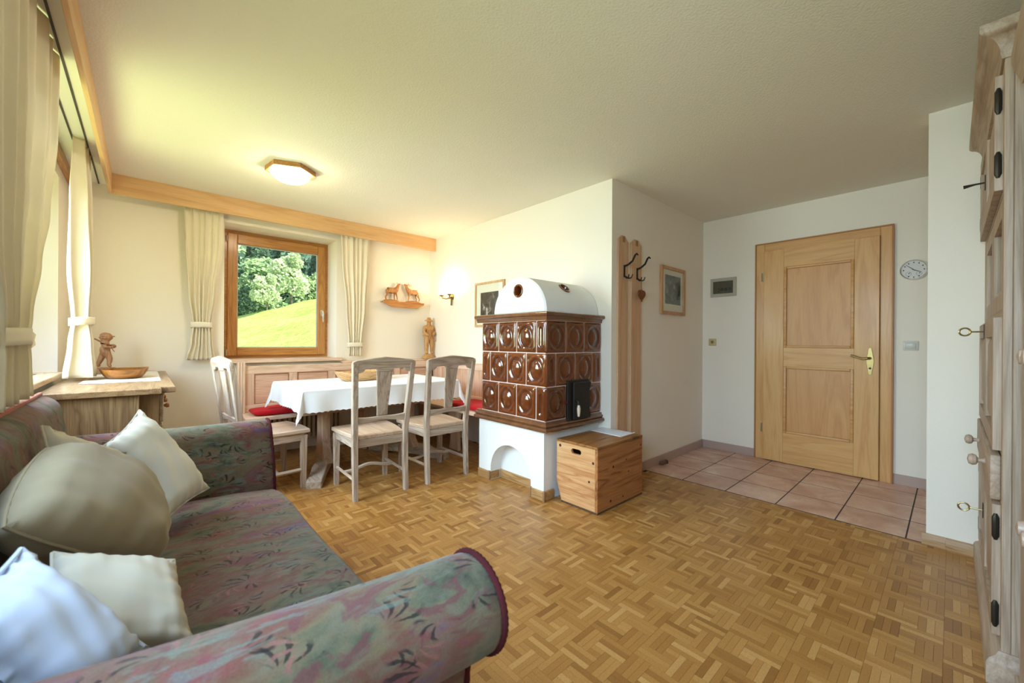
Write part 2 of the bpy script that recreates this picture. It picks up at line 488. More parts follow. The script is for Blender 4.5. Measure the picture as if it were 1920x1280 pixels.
    def ball(s, c, r, seg=12, scale=(1, 1, 1), mtx=None):
        rr = bmesh.ops.create_uvsphere(s.bm, u_segments=seg, v_segments=max(6, seg*2//3), radius=1.0)
        for v in rr['verts']:
            q = Vector((v.co.x*r*scale[0], v.co.y*r*scale[1], v.co.z*r*scale[2]))
            if mtx is not None: q = mtx @ q
            v.co = Vector(c)+q
        return s
    def torus(s, c, R, r, seg=20, sec=8, mtx=None, a0=0, a1=2*pi):
        full = abs(a1-a0-2*pi) < 1e-6
        n = seg if full else seg+1
        rings = []
        for i in range(n):
            a = a0+(a1-a0)*i/seg
            ring = []
            for k in range(sec):
                b_ = 2*pi*k/sec
                q = Vector(((R+r*cos(b_))*cos(a), (R+r*cos(b_))*sin(a), r*sin(b_)))
                if mtx is not None: q = mtx @ q
                ring.append(s.bm.verts.new(Vector(c)+q))
            rings.append(ring)
        for i in range(seg):
            i2 = (i+1) % n
            for k in range(sec):
                s.bm.faces.new((rings[i][k], rings[i][(k+1) % sec], rings[i2][(k+1) % sec], rings[i2][k]))
        return s
    def obj(s, name, mat, parent=None, smooth=35, recalc=True, solid=0.0):
        if recalc: bmesh.ops.recalc_face_normals(s.bm, faces=s.bm.faces[:])
        off = Vector((0, 0, 0))
        p = parent
        while p is not None:
            off += p.location; p = p.parent
        if off.length > 0:
            for v in s.bm.verts: v.co -= off
        me = bpy.data.meshes.new(name)
        s.bm.to_mesh(me); s.bm.free()
        if smooth:
            me.polygons.foreach_set('use_smooth', [True]*len(me.polygons))
            if smooth < 180: me.set_sharp_from_angle(angle=radians(smooth))
        if mat: me.materials.append(mat)
        o = bpy.data.objects.new(name, me)
        COL.objects.link(o)
        if parent: o.parent = parent
        if solid:
            md = o.modifiers.new('thickness', 'SOLIDIFY'); md.thickness = solid; md.offset = 0
        return o
def tag(o, label=None, cat=None, group=None, kind=None):
    if label: o['label'] = label
    if cat: o['category'] = cat
    if group: o['group'] = group
    if kind: o['kind'] = kind
    return o
def root(name, loc, label=None, cat=None, group=None, kind=None):
    o = bpy.data.objects.new(name, None)
    o.empty_display_size = 0.05
    COL.objects.link(o)
    o.location = loc
    return tag(o, label, cat, group, kind)
def copy_tree(o, parent=None):
    c = o.copy(); COL.objects.link(c); c.parent = parent
    for ch in list(o.children): copy_tree(ch, c)
    return c
def skin(name, mat, parent, verts, edges, radii, sub=2, fat=1.25):
    """one continuous body grown round a skeleton"""
    off = Vector((0, 0, 0)); p = parent
    while p is not None: off += p.location; p = p.parent
    me = bpy.data.meshes.new(name)
    me.from_pydata([tuple(Vector(v)-off) for v in verts], edges, [])
    o = bpy.data.objects.new(name, me); COL.objects.link(o)
    sk = o.modifiers.new('skin', 'SKIN'); sk.use_smooth_shade = True
    if not me.skin_vertices: me.attributes  # layer is made by the modifier
    lay = me.skin_vertices[0].data if me.skin_vertices else None
    if lay is None:
        bm = bmesh.new(); bm.from_mesh(me); bm.verts.layers.skin.verify(); bm.to_mesh(me); bm.free(); lay = me.skin_vertices[0].data
    for i, r in enumerate(radii):
        r = r*fat
        lay[i].radius = (r, r) if not isinstance(r, tuple) else r
    lay[0].use_root = True
    ss = o.modifiers.new('sub', 'SUBSURF'); ss.levels = sub; ss.render_levels = sub
    dg = bpy.context.evaluated_depsgraph_get()
    m2 = bpy.data.meshes.new_from_object(o.evaluated_get(dg))
    m2.name = name
    o.modifiers.clear()
    o.data = m2
    m2.polygons.foreach_set('use_smooth', [True]*len(m2.polygons))
    m2.materials.clear(); m2.materials.append(mat)
    if parent: o.parent = parent
    return o
def rotm(axis, deg): return Matrix.Rotation(radians(deg), 4, axis)
# ------------------------------------------------------------------ the room
XL, YW, XB, YE, XD, XP, YP, YR, ZC = -0.44, 4.60, 2.742, 1.83, 4.48, 3.27, 0.095, -0.66, 2.43
T = 0.34
def struct(name, g, mat, **k):
    return tag(g.obj(name, mat, **k), kind='structure')
# floor: a dark screed below, parquet fingers and clay tiles laid on it as pieces
floor = struct('floor', G().box((XL-0.1, YR-0.1, -0.06), (XD+0.1, YW+0.1, -0.005)), plain('floor_joint', srgb(52, 36, 22), 0.9))
WF = 0.19/8
_ox, _oy = 1.507, 0.587
def fingers():
    out = []
    i0, i1 = int((XL-_ox)//0.19)-1, int((XP-_ox)//0.19)+2
    j0, j1 = int((YR-_oy)//0.19)-1, int((YW-_oy)//0.19)+2
    for i in range(i0, i1):
        for j in range(j0, j1):
            bx, by = _ox+i*0.19, _oy+j*0.19
            def add(u0, v0, u1, v1):
                x0, y0, x1, y1 = bx+u0*WF, by+v0*WF, bx+u1*WF, by+v1*WF
                if x0 < XL-0.01 or y0 < YR-0.01 or y1 > YW+0.02 or x0 > XP-0.012: return
                if x1 > XB+0.05 and y1 > YE+0.05: return
                x1 = min(x1, XP-0.006)
                out.append((x0, y0, x1, y1))
            for k in range(3):
                add(k, 3, k+1, 8)           # top-left, running in y
                add(3, 5+k, 8, 6+k)         # top-right, running in x
                add(5+k, 0, 6+k, 5)         # bottom-right, running in y
                add(0, k, 5, k+1)           # bottom-left, running in x
            add(3, 3, 4, 5); add(4, 3, 5, 5)
    return out
def hidden(x, y):
    if x < 0.56 and y < 2.5: return True
    if x > 2.0 and y < -0.06: return True
    if x > 2.05 and y > 1.5: return True
    px, py, w = proj((x, y, 0))
    if w < 0.05 or not (0 < px < 1920 and 0 < py < 1285): return True
    return px < 985 and py > 1045 and px+ (py-1045)*0.1 < 985
fl = []
for q in fingers():
    cx, cy = (q[0]+q[2])/2, (q[1]+q[3])/2
    w = proj((cx, cy, 0))[2]
    vis = not hidden(cx, cy)
    fl.append((((q[2]-q[0])*(q[3]-q[1])/max(w, 0.05)**3) if vis else 0.0, q))
fl.sort(key=lambda t: -t[0])
GAP = 0.00035
meshes = {}
def finger_mesh(lx, ly):
    k = (round(lx, 4), round(ly, 4))
    if k not in meshes:
        g = G().box((-lx/2+GAP, -ly/2+GAP, -0.008), (lx/2-GAP, ly/2-GAP, 0.0))
        me = bpy.data.meshes.new('parquet_strip'); g.bm.to_mesh(me); g.bm.free()
        me.materials.append(parquet('parquet_oak', False)); meshes[k] = me
    return meshes[k]
for a, q in fl[:300]:
    o = bpy.data.objects.new('parquet_strip', finger_mesh(q[2]-q[0], q[3]-q[1]))
    COL.objects.link(o); o.parent = floor
    o.location = ((q[0]+q[2])/2, (q[1]+q[3])/2, random.uniform(-0.0003, 0))
vs, fs = [], []
for a, q in fl[300:]:
    x0, y0, x1, y1 = q[0]+GAP, q[1]+GAP, q[2]-GAP, q[3]-GAP
    zt = random.uniform(-0.0003, 0); n = len(vs)
    vs += [(x0, y0, -0.008), (x1, y0, -0.008), (x1, y1, -0.008), (x0, y1, -0.008), (x0, y0, zt), (x1, y0, zt), (x1, y1, zt), (x0, y1, zt)]
    fs += [tuple(n+k for k in f) for f in ((4, 5, 6, 7), (0, 1, 5, 4), (1, 2, 6, 5), (2, 3, 7, 6), (3, 0, 4, 7))]
me = bpy.data.meshes.new('parquet_field'); me.from_pydata(vs, [], fs); me.materials.append(parquet('parquet_oak_field', True))
o = bpy.data.objects.new('parquet_field', me); COL.objects.link(o); o.parent = floor; o['kind'] = 'stuff'
G().box((3.2655, -0.60, -0.0055), (XD, YE, 0.0002)).obj('tile_grout', plain('tile_joint', srgb(72, 64, 60), 0.9), floor)
xs = [3.271, 3.607, 3.944, 4.280, 4.476]
ys = [1.826, 1.492, 1.162, 0.832, 0.502, 0.177, -0.15, -0.48]
for i in range(4):
    for j in range(7):
        G().box((xs[i]+0.0045, ys[j+1]+0.003, -0.012), (xs[i+1]-0.0045, ys[j]-0.003, 0.001), 0.0015).obj('floor_tile', terracotta(), floor)

# walls
def wall_y(name, y0, y1, x0, x1, holes=()):
    g = G()
    cuts = sorted(holes)
    x = x0
    for (hx0, hx1, hz0, hz1) in cuts:
        g.box((x, y0, 0), (hx0, y1, ZC)); g.box((hx0, y0, 0), (hx1, y1, hz0)); g.box((hx0, y0, hz1), (hx1, y1, ZC)); x = hx1
    g.box((x, y0, 0), (x1, y1, ZC))
    return struct(name, g, WALL(), smooth=0)
def wall_x(name, x0, x1, y0, y1, holes=()):
    g = G(); y = y0
    for (h0, h1, hz0, hz1) in sorted(holes):
        g.box((x0, y, 0), (x1, h0, ZC)); g.box((x0, h0, 0), (x1, h1, hz0)); g.box((x0, h0, hz1), (x1, h1, ZC)); y = h1
    g.box((x0, y, 0), (x1, y1, ZC))
    return struct(name, g, WALL(), smooth=0)
WX0, WX1, WZ0, WZ1 = 0.548, 1.566, 0.935, 2.232
LA = (2.10, 4.14, 0.895, 2.235)
LB = (-0.35, 1.25, 0.895, 2.235)  # assumed window, out of view, added to give light from the left
wall_y('wall_back', YW, YW+T, XL-T, XB+0.3, [(WX0, WX1, WZ0, WZ1)])
wall_x('wall_left', XL-T, XL, YR-0.2, YW, [LA, LB])
wall_x('wall_right', XB, XB+0.3, YE+0.2, YW)
wall_y('wall_hallway', YE, YE+0.2, XB, XD+0.2)
wall_x('wall_entrance', XD, XD+0.2, YR-0.2, YE)
wall_x('wall_pillar', XP, XP+0.16, YR, YP)
wall_y('wall_rear', YR-0.2, YR, XL, XD)
struct('ceiling', G().box((XL-T, YR-0.2, ZC), (XD+0.2, YW+T, ZC+0.15)), CEIL(), smooth=0)
# skirting
clay = plain('skirting_clay', srgb(178, 152, 140), 0.45)
struct('baseboard_hallway', G().box((XB+0.02, YE-0.010, 0), (XD, YE, 0.082), 0.002), clay)
g = G().box((XD-0.010, 1.316, 0), (XD, YE-0.01, 0.082), 0.002)
g.box((XD-0.010, YR, 0), (XD, 0.322, 0.082), 0.002)
struct('baseboard_entrance', g, clay)
bb = root('baseboard_pillar', (XP, 0, 0), kind='structure')
for (a, b) in ((-0.085, 0.02), (0.0205, 0.112)):
    g = G(); g.prism([(XP-0.016, 0), (XP, 0), (XP, 0.062), (XP-0.008, 0.062), (XP-0.016, 0.05)], 1, a, b)
    g.obj('skirting_board', wood('skirting_oak', srgb(186, 150, 104), srgb(150, 112, 70), 1, 0.45, 16), bb)

# curtain valances and the boards with the curtain rails behind them
v1 = root('trim_1', (-0.195, 2.0, 2.27), kind='structure')
G().box((-0.215, YR, 2.27), (-0.195, 4.45, 2.43), 0.002).obj('valance_board', valance_wood(1), v1)
G().box((XL+0.035, YR, 2.372), (-0.216, YW, 2.392)).obj('rail_board', plain('rail_white', (0.72, 0.70, 0.64), 0.5), v1)
for x in (-0.335, -0.275):
    G().box((x-0.004, YR, 2.366), (x+0.004, YW, 2.3725)).obj('rail_slot', plain('rail_slot_dark', (0.05, 0.045, 0.04), 0.6), v1)
G().box((XL, YR, 2.315), (XL+0.034, YW, 2.392), 0.002).obj('wall_batten', larch(1), v1)
v2 = root('trim_2', (1.2, 4.45, 2.27), kind='structure')
G().box((-0.215, 4.45, 2.27), (XB, 4.47, 2.43), 0.002).obj('valance_board', valance_wood(0), v2)
G().box((-0.215, 4.471, 2.372), (XB, YW, 2.392)).obj('rail_board', plain('rail_white', (0.72, 0.70, 0.64), 0.5), v2)
for y in (4.515, 4.555):
    G().box((-0.19, y-0.004, 2.366), (XB, y+0.004, 2.3725)).obj('rail_slot', plain('rail_slot_dark', (0.05, 0.045, 0.04), 0.6), v2)

# back window
def frame_y(g, x0, x1, z0, z1, w, y0, y1, bev=0.004, wb=None):
    wb = wb or w
    g.box((x0, y0, z0), (x0+w, y1, z1), bev); g.box((x1-w, y0, z0), (x1, y1, z1), bev)
    g.box((x0+w, y0, z0), (x1-w, y1, z0+wb), bev); g.box((x0+w, y0, z1-w), (x1-w, y1, z1), bev)
win = root('window_1', ((WX0+WX1)/2, 4.88, WZ0), kind='structure')
G().frame('y', WX0-0.02, WZ0-0.01, WX1+0.012, WZ1+0.01, 0.085, 4.89, 4.94, 0.055, 0.055).obj('window_frame', larch(0), win)
sx0, sx1, sz0, sz1 = 0.606, 1.535, 0.965, 2.195
for (a, b) in (((sx0, 4.865, sz0), (sx0+0.082, 4.92, sz1)), ((sx1-0.082, 4.865, sz0), (sx1, 4.92, sz1))):
    G().box(a, b, 0.006).obj('sash_stile', larch(2), win)
for (a, b) in ((sz0, sz0+0.082), (sz1-0.095, sz1)):
    G().box((sx0+0.082, 4.865, a), (sx1-0.082, 4.92, b), 0.006).obj('sash_rail', larch(0), win)
G().frame('y', sx0+0.079, sz0+0.079, sx1-0.079, sz1-0.092, 0.012, 4.895, 4.905).obj('gasket', plain('gasket_grey', (0.55, 0.58, 0.6), 0.6), win)
G().box((sx0+0.085, 4.898, sz0+0.085), (sx1-0.085, 4.904, sz1-0.098)).obj('pane', glass_pane(), win)
hx = sx1-0.040
chrome = plain('brushed_steel', (0.72, 0.70, 0.66), 0.25, 1.0)
h = G().box((hx-0.014, 4.853, 1.40), (hx+0.014, 4.866, 1.475), 0.004).obj('handle', chrome, win)
G().tube([(hx, 4.853, 1.455), (hx, 4.825, 1.452), (hx, 4.818, 1.43), (hx, 4.820, 1.335)], [0.009, 0.009, 0.010, 0.008], 10).obj('lever', chrome, h)
for z in (1.0, 2.14):
    G().tube([(sx0-0.006, 4.872, z-0.03), (sx0-0.006, 4.872, z+0.03)], 0.008, 8).obj('hinge', plain('hinge_grey', (0.42, 0.41, 0.38), 0.35, 0.9), win)
tr = root('trim_3', (1.1, 4.55, 0.9), kind='structure')
G().box((WX0-0.005, 4.535, 0.905), (WX1+0.045, 4.89, 0.940), 0.004).obj('sill_board', pine(0), tr)
# left windows, the near one assumed: frames in the deep reveals
for n, (h0, h1, hz0, hz1) in ((2, LA), (3, LB)):
    w = root('window_%d' % n, (XL-T+0.05, (h0+h1)/2, hz0), kind='structure')
    x0, x1 = XL-T+0.01, XL-T+0.07
    mid = (h0+h1)/2
    for (a, b) in ((h0, h0+0.1), (mid-0.07, mid+0.07), (h1-0.1, h1)): G().box((x0, a, hz0), (x1, b, hz1), 0.004).obj('window_stile', larch(2), w)
    for (a, b) in ((hz0, hz0+0.1), (hz1-0.1, hz1)):
        for (c, e) in ((h0+0.1, mid-0.07), (mid+0.07, h1-0.1)): G().box((x0, c, a), (x1, e, b), 0.004).obj('window_rail', larch(1), w)
    for a, b in ((h0+0.1, mid-0.07), (mid+0.07, h1-0.1)):
        G().box((x0+0.02, a, hz0+0.1), (x0+0.026, b, hz1-0.1)).obj('pane', glass_pane(), w)
# sill board with the radiator grille, left wall
ls = root('trim_4', (-0.42, 3.0, 0.88), kind='structure')
G().box((XL-0.24, 1.2, 0.878), (-0.392, 3.955, 0.910), 0.004).obj('sill_board', wood('sill_maple', srgb(214, 186, 150), srgb(184, 150, 112), 1, 0.35, 9), ls)
g = G()
for k in range(44):
    y = 1.6+k*0.05
    g.box((XL-0.19, y, 0.9102), (XL-0.045, y+0.012, 0.9125))
for k in range(6):
    x = XL-0.19+k*0.027
    g.box((x, 1.6, 0.9102), (x+0.007, 3.78, 0.9122))
g.obj('grille', plain('grille_bronze', (0.22, 0.18, 0.13), 0.5, 0.3), ls)

# entrance door
d = root('door_1', (XD, 0.82, 0), kind='structure')
for (a, b) in ((1.236, 1.314), (0.325, 0.40)): G().box((XD-0.022, a, 0), (XD, b, 2.09), 0.003).obj('casing_jamb', beech(2), d)
G().box((XD-0.022, 0.4005, 2.015), (XD, 1.2355, 2.09), 0.003).obj('casing_head', beech(1), d)
rim = plain('door_edge_strip', srgb(168, 112, 58), 0.45)
g = G()
g.box((XD-0.030, 1.306, 0), (XD, 1.318, 2.098), 0.002); g.box((XD-0.030, 0.318, 0), (XD, 0.330, 2.098), 0.002); g.box((XD-0.030, 0.330, 2.086), (XD, 1.306, 2.098), 0.002)
g.obj('casing_edge', rim, d)
xf = XD-0.045
for (a, b) in ((1.07, 1.238), (0.402, 0.562)): G().box((xf, a, 0.008), (XD-0.003, b, 2.016), 0.003).obj('door_stile', beech(2), d)
for (a, b) in ((0.008, 0.285), (0.912, 1.086), (1.845, 2.016)): G().box((xf+0.0006, 0.562, a), (XD-0.003, 1.07, b)).obj('door_rail', beech(1), d)
for (a, b) in ((0.285, 0.912), (1.086, 1.845)):
    p = G().box((xf+0.016, 0.562, a), (XD-0.004, 1.07, b)).obj('door_panel', wood('beech_panel', srgb(212, 160, 100), srgb(198, 142, 84), 2, 0.42, 5, fine=0.4), d)
    g = G()
    for (u0, v0, u1, v1) in ((0.562, a, 0.584, b), (1.048, a, 1.07, b), (0.584, a, 1.048, a+0.022), (0.584, b-0.022, 1.048, b)):
        g.box((xf-0.006, u0, v0), (xf+0.020, u1, v1), 0.005, 2)
    g.obj('panel_moulding', wood('beech_moulding', srgb(212, 162, 102), srgb(192, 138, 80), 1, 0.4, 10, fine=0.5), p)
brass = plain('aged_brass', (0.34, 0.25, 0.10), 0.36, 1.0)
pl = [(0.4575+0.0215*cos(t)*(1.0+0.12*cos(4*t)), 0.982+0.117*sin(t)*(1+0.05*cos(6*t))) for t in [2*pi*k/36 for k in range(36)]]
pt = G().prism(pl, 0, xf-0.005, xf+0.001, 0.0015).obj('handle_plate', brass, d)
hy = 0.4575
G().tube([(xf-0.004, hy, 1.01), (xf-0.040, hy, 1.01), (xf-0.050, hy+0.012, 1.010), (xf-0.050, hy+0.045, 1.002), (xf-0.048, hy+0.08, 1.015), (xf-0.050, hy+0.118, 1.030)], [0.010, 0.009, 0.010, 0.009, 0.008, 0.010], 10).obj('lever', brass, pt)
G().lathe([(0.0, -0.004), (0.009, -0.004), (0.009, 0.0)], (xf-0.005, hy, 0.925), 12, axis=0).obj('keyhole', plain('keyhole_black', (0.02, 0.02, 0.02), 0.5), pt)
for z in (0.309, 1.768):
    G().tube([(xf+0.010, 1.246, z-0.04), (xf+0.010, 1.246, z+0.04)], 0.011, 10).obj('hinge', plain('hinge_brass_dark', (0.30, 0.26, 0.16), 0.4, 0.9), d)
# ------------------------------------------------------------------ outside: meadow, trees, wooded slope
def ground_z(x, y):
    z = -0.205+0.325*x+0.03*y
    if x < 0.5: z = -0.205+0.325*0.5+0.03*y+0.20*(x-0.5)
    if y > 44: z -= (y-44)*0.22
    return z
def meadow_mat():
    m, nt, b = new_mat('meadow_grass')
    geo = nt.nodes.new('ShaderNodeNewGeometry')
    n1 = noise(nt, geo.outputs['Position'], 0.35, 3, 0.6)
    n2 = noise(nt, geo.outputs['Position'], 5.0, 4, 0.75)
    c = ramp(nt, n1, [(0.3, srgb(160, 176, 84)), (0.6, srgb(182, 194, 106)), (0.75, srgb(196, 204, 124))])
    c = mixc(nt, 0.75, c, ramp(nt, n2, [(0.35, (0.45, 0.55, 0.35)), (0.6, (1, 1, 1))]), 'MULTIPLY')
    nt.links.new(c, b.inputs['Base Color']); b.inputs['Roughness'].default_value = 0.95; b.inputs['Specular IOR Level'].default_value = 0.05
    bump(nt, b, n2, 0.6, 0.15)
    return m
g = G()
def mf(u, v):
    x = -60+u*110; y = -40+v*95
    z = ground_z(x, y)
    if XL-T-0.6 < x < XD+0.6 and y < YW+T+0.3: z = min(z, -0.4)
    return Vector((x, y, z+0.12*sin(x*1.3+y*0.7)*min(1, max(0, (y-6)/10))))
g.grid(mf, 110, 95)
tag(g.obj('meadow', meadow_mat(), smooth=180), kind='structure')
def leaf_mat(name, c1, c2):
    m, nt, b = new_mat(name)
    gi = nt.nodes.new('ShaderNodeNewGeometry')
    c = ramp(nt, gi.outputs['Random Per Island'], [(0.0, c1), (1.0, c2)])
    nt.links.new(c, b.inputs['Base Color']); b.inputs['Roughness'].default_value = 0.7
    b.inputs['Specular IOR Level'].default_value = 0.2
    tr = nt.nodes.new('ShaderNodeBsdfTranslucent'); nt.links.new(c, tr.inputs['Color'])
    mx = nt.nodes.new('ShaderNodeMixShader'); mx.inputs[0].default_value = 0.25
    nt.links.new(b.outputs[0], mx.inputs[1]); nt.links.new(tr.outputs[0], mx.inputs[2]); nt.links.new(mx.outputs[0], nt.nodes['Material Output'].inputs[0])
    return m
L_PALE = leaf_mat('leaf_pale', srgb(160, 182, 132), srgb(216, 226, 186))
L_MID = leaf_mat('leaf_mid', srgb(104, 138, 84), srgb(176, 198, 138))
L_DARK = leaf_mat('leaf_dark', srgb(44, 72, 56), srgb(92, 122, 90))
BARK = plain('bark', srgb(104, 92, 78), 0.9)
def crown_mesh(name, rnd, h, w, conifer, n, size):
    vs, fs = [], []
    lobes = []
    if not conifer:
        for k in range(16):
            t = rnd.random(); a = rnd.random()*2*pi; rr = w*0.36*sqrt(rnd.random())*(1-0.5*abs(t-0.4))
            lobes.append((rr*cos(a), rr*sin(a), h*(0.22+0.68*t), w*(0.16+0.12*rnd.random())*(1.15-0.5*t)))
    for k in range(n):
        if conifer:
            t = rnd.random()**1.3; a = rnd.random()*2*pi
            tier = 0.72+0.28*((t*9) % 1.0)
            r = w*0.5*(1-t)*(0.55+0.45*rnd.random())*tier+0.05
            p = Vector((r*cos(a), r*sin(a), h*(0.08+0.92*t)-0.12*r))
        else:
            lx, ly, lz, lr = lobes[rnd.randrange(len(lobes))]
            q = Vector((rnd.gauss(0, 1), rnd.gauss(0, 1), rnd.gauss(0, 1))).normalized()*lr*(0.75+0.3*rnd.random())
            p = Vector((lx, ly, lz))+q
        s = size*(0.6+0.8*rnd.random())
        u = Vector((rnd.gauss(0, 1), rnd.gauss(0, 1), rnd.gauss(0, 1))).normalized()
        v = u.orthogonal().normalized()*s*0.6; u = u*s
        i = len(vs)
        vs += [tuple(p-u), tuple(p+v), tuple(p+u), tuple(p-v)]
        fs.append((i, i+1, i+2, i+3))
    me = bpy.data.meshes.new(name); me.from_pydata(vs, [], fs)
    return me
_rn = random.Random(3)
CROWNS = {'broad_pale': (crown_mesh('crown', _rn, 1, 0.72, False, 5200, 0.026), L_PALE),
          'broad_mid': (crown_mesh('crown', _rn, 1, 0.85, False, 5200, 0.028), L_MID),
          'broad_dark': (crown_mesh('crown', _rn, 1, 0.8, False, 4200, 0.030), L_DARK),
          'spruce': (crown_mesh('crown', _rn, 1, 0.42, True, 4200, 0.026), L_DARK)}
for k, (me, m) in CROWNS.items(): me.materials.append(m)
def tree(kind, px, base_py, top_py, y, label):
    d_ = ray(px, base_py); x = d_.x/d_.y*y
    gz = ground_z(x, y)
    top = ony(px, top_py, y).z
    h = max(2.0, top-gz)
    r = root({'spruce': 'spruce_tree', 'broad_pale': 'ash_tree', 'broad_mid': 'maple_tree', 'broad_dark': 'forest_tree'}[kind], (x, y, gz), label, 'tree', 'trees beyond the meadow')
    me, m = CROWNS[kind]
    c = bpy.data.objects.new('crown', me); COL.objects.link(c); c.parent = r; c.scale = (h, h, h); c.rotation_euler = (0, 0, random.random()*6)
    c['kind'] = 'stuff'
    G().tube([(x, y, gz-1.5), (x+0.1, y, gz+h*0.4), (x, y, gz+h*0.8)], [h*0.022, h*0.016, h*0.005], 8).obj('trunk', BARK, r)
tree('broad_pale', 545, 575, 472, 46, 'tall pale green leafy tree in the middle of the window view')
tree('broad_mid', 470, 592, 474, 54, 'round mid green tree at the left side of the window view')
tree('broad_pale', 499, 585, 512, 41, 'short pale bushy tree between the two big window view trees')
tree('broad_mid', 583, 566, 508, 58, 'bushy tree at the right end of the tree row on the meadow crest')
tree('broad_dark', 446, 600, 530, 46, 'dark low tree at the left foot of the meadow crest')
tree('spruce', 483, 585, 440, 66, 'slim spruce rising behind the round mid green tree')
tree('spruce', 600, 560, 455, 68, 'dark spruce at the right edge of the window view')
tree('broad_dark', 515, 580, 450, 82, 'dark forest tree behind the pale middle tree')
tree('broad_dark', 577, 565, 455, 94, 'dark forest tree behind the right end of the tree row')
tree('broad_mid', 437, 600, 445, 122, 'tall green tree cut by the left window edge')
# wooded slope closing the valley
def wood_mat():
    m, nt, b = new_mat('wooded_slope')
    geo = nt.nodes.new('ShaderNodeNewGeometry')
    n1 = noise(nt, geo.outputs['Position'], 0.22, 5, 0.7)
    nt.links.new(ramp(nt, n1, [(0.35, srgb(40, 66, 58)), (0.55, srgb(70, 100, 76)), (0.75, srgb(120, 150, 100))]), b.inputs['Base Color'])
    b.inputs['Roughness'].default_value = 0.95
    bump(nt, b, n1, 1.0, 2.0)
    return m
g = G()
def hf(u, v):
    x = -70+u*300; y = 130+v*110
    return Vector((x, y, -22+v*120+5*sin(x*0.05)+2.0*sin(x*0.9+v*20)*cos(v*37+x*0.4)))
g.grid(hf, 120, 40)
tag(g.obj('hill', wood_mat(), smooth=180), kind='structure')
# ------------------------------------------------------------------ helpers for cuts
def cut(o, g):
    me = bpy.data.meshes.new('cutter'); bmesh.ops.recalc_face_normals(g.bm, faces=g.bm.faces[:]); g.bm.to_mesh(me); g.bm.free()
    c = bpy.data.objects.new('cutter', me); COL.objects.link(c)
    off = Vector((0, 0, 0)); p = o.parent
    while p is not None: off += p.location; p = p.parent
    c.location = -off          # o's mesh is relative to its parent; compare in that frame
    par = o.parent; o.parent = None
    md = o.modifiers.new('cut', 'BOOLEAN'); md.object = c; md.operation = 'DIFFERENCE'; md.solver = 'EXACT'
    bpy.context.view_layer.update()
    dg = bpy.context.evaluated_depsgraph_get()
    m2 = bpy.data.meshes.new_from_object(o.evaluated_get(dg))
    o.modifiers.clear(); old = o.data; m2.name = old.name; o.data = m2
    o.parent = par
    m2.polygons.foreach_set('use_smooth', [True]*len(m2.polygons)); m2.set_sharp_from_angle(angle=radians(35))
    bpy.data.objects.remove(c)
    return o

# ------------------------------------------------------------------ tiled stove
SX, SY0, SY1, SX1 = 2.080, 1.920, 2.652, XB-0.004
Z0, Z1, Z2, Z3 = 0.562, 0.805, 1.046, 1.281
stove = root('tiled_stove', (2.4, 2.3, 0), 'brown glazed tile stove on a white plastered base with domed top', 'stove')
white = plaster('stove_plaster', (0.82, 0.82, 0.80), 90, 0.25, 0.004)
PX, PY0, PY1, PZ = 2.090, 1.945, 2.690, 0.490
arch = [(PY0, 0), (2.075, 0), (2.075, 0.10)] + [(2.305-0.230*cos(t), 0.10+0.222*sin(t)) for t in [pi*k/20 for k in range(1, 20)]] + [(2.536, 0.10), (2.536, 0), (PY1, 0), (PY1, PZ), (PY0, PZ)]
g = G().prism(arch, 0, PX, PX+0.11)
g.box((PX+0.11, PY0, 0), (SX1, PY1, PZ))
g.obj('plinth', white, stove, smooth=25)
sk = wood('plinth_skirting', srgb(196, 158, 108), srgb(160, 122, 76), 1, 0.4, 14)
for (a, b) in (((PX-0.014, PY0-0.012, 0), (PX, 2.063, 0.070)), ((PX-0.014, 2.548, 0), (PX, PY1, 0.070)), ((PX-0.014, 2.063, 0), (PX+0.097, 2.0755, 0.070)),
               ((PX-0.014, 2.5355, 0), (PX+0.097, 2.548, 0.070)), ((PX+0.097, 2.0755, 0), (PX+0.11, 2.5355, 0.070)), ((PX, PY0-0.014, 0), (2.185, PY0, 0.070))):
    G().box(a, b, 0.004).obj('skirting_board', sk, stove)
for (x, y) in ((PX-0.012, PY0-0.012), (PX-0.012, 2.068), (PX-0.012, 2.543)):
    G().tube([(x, y, 0), (x, y, 0.066), (x, y, 0.076)], [0.011, 0.011, 0.006], 12).obj('skirting_corner', plain('skirting_corner', srgb(150, 112, 78), 0.35), stove)
G().box((SX+0.010, SY0+0.010, Z0-0.07), (SX1, SY1, Z3+0.05)).obj('grout_core', plain('tile_grout', srgb(206, 180, 168), 0.85), stove)
GL = glaze('stove_glaze', srgb(58, 24, 10), srgb(118, 60, 26))
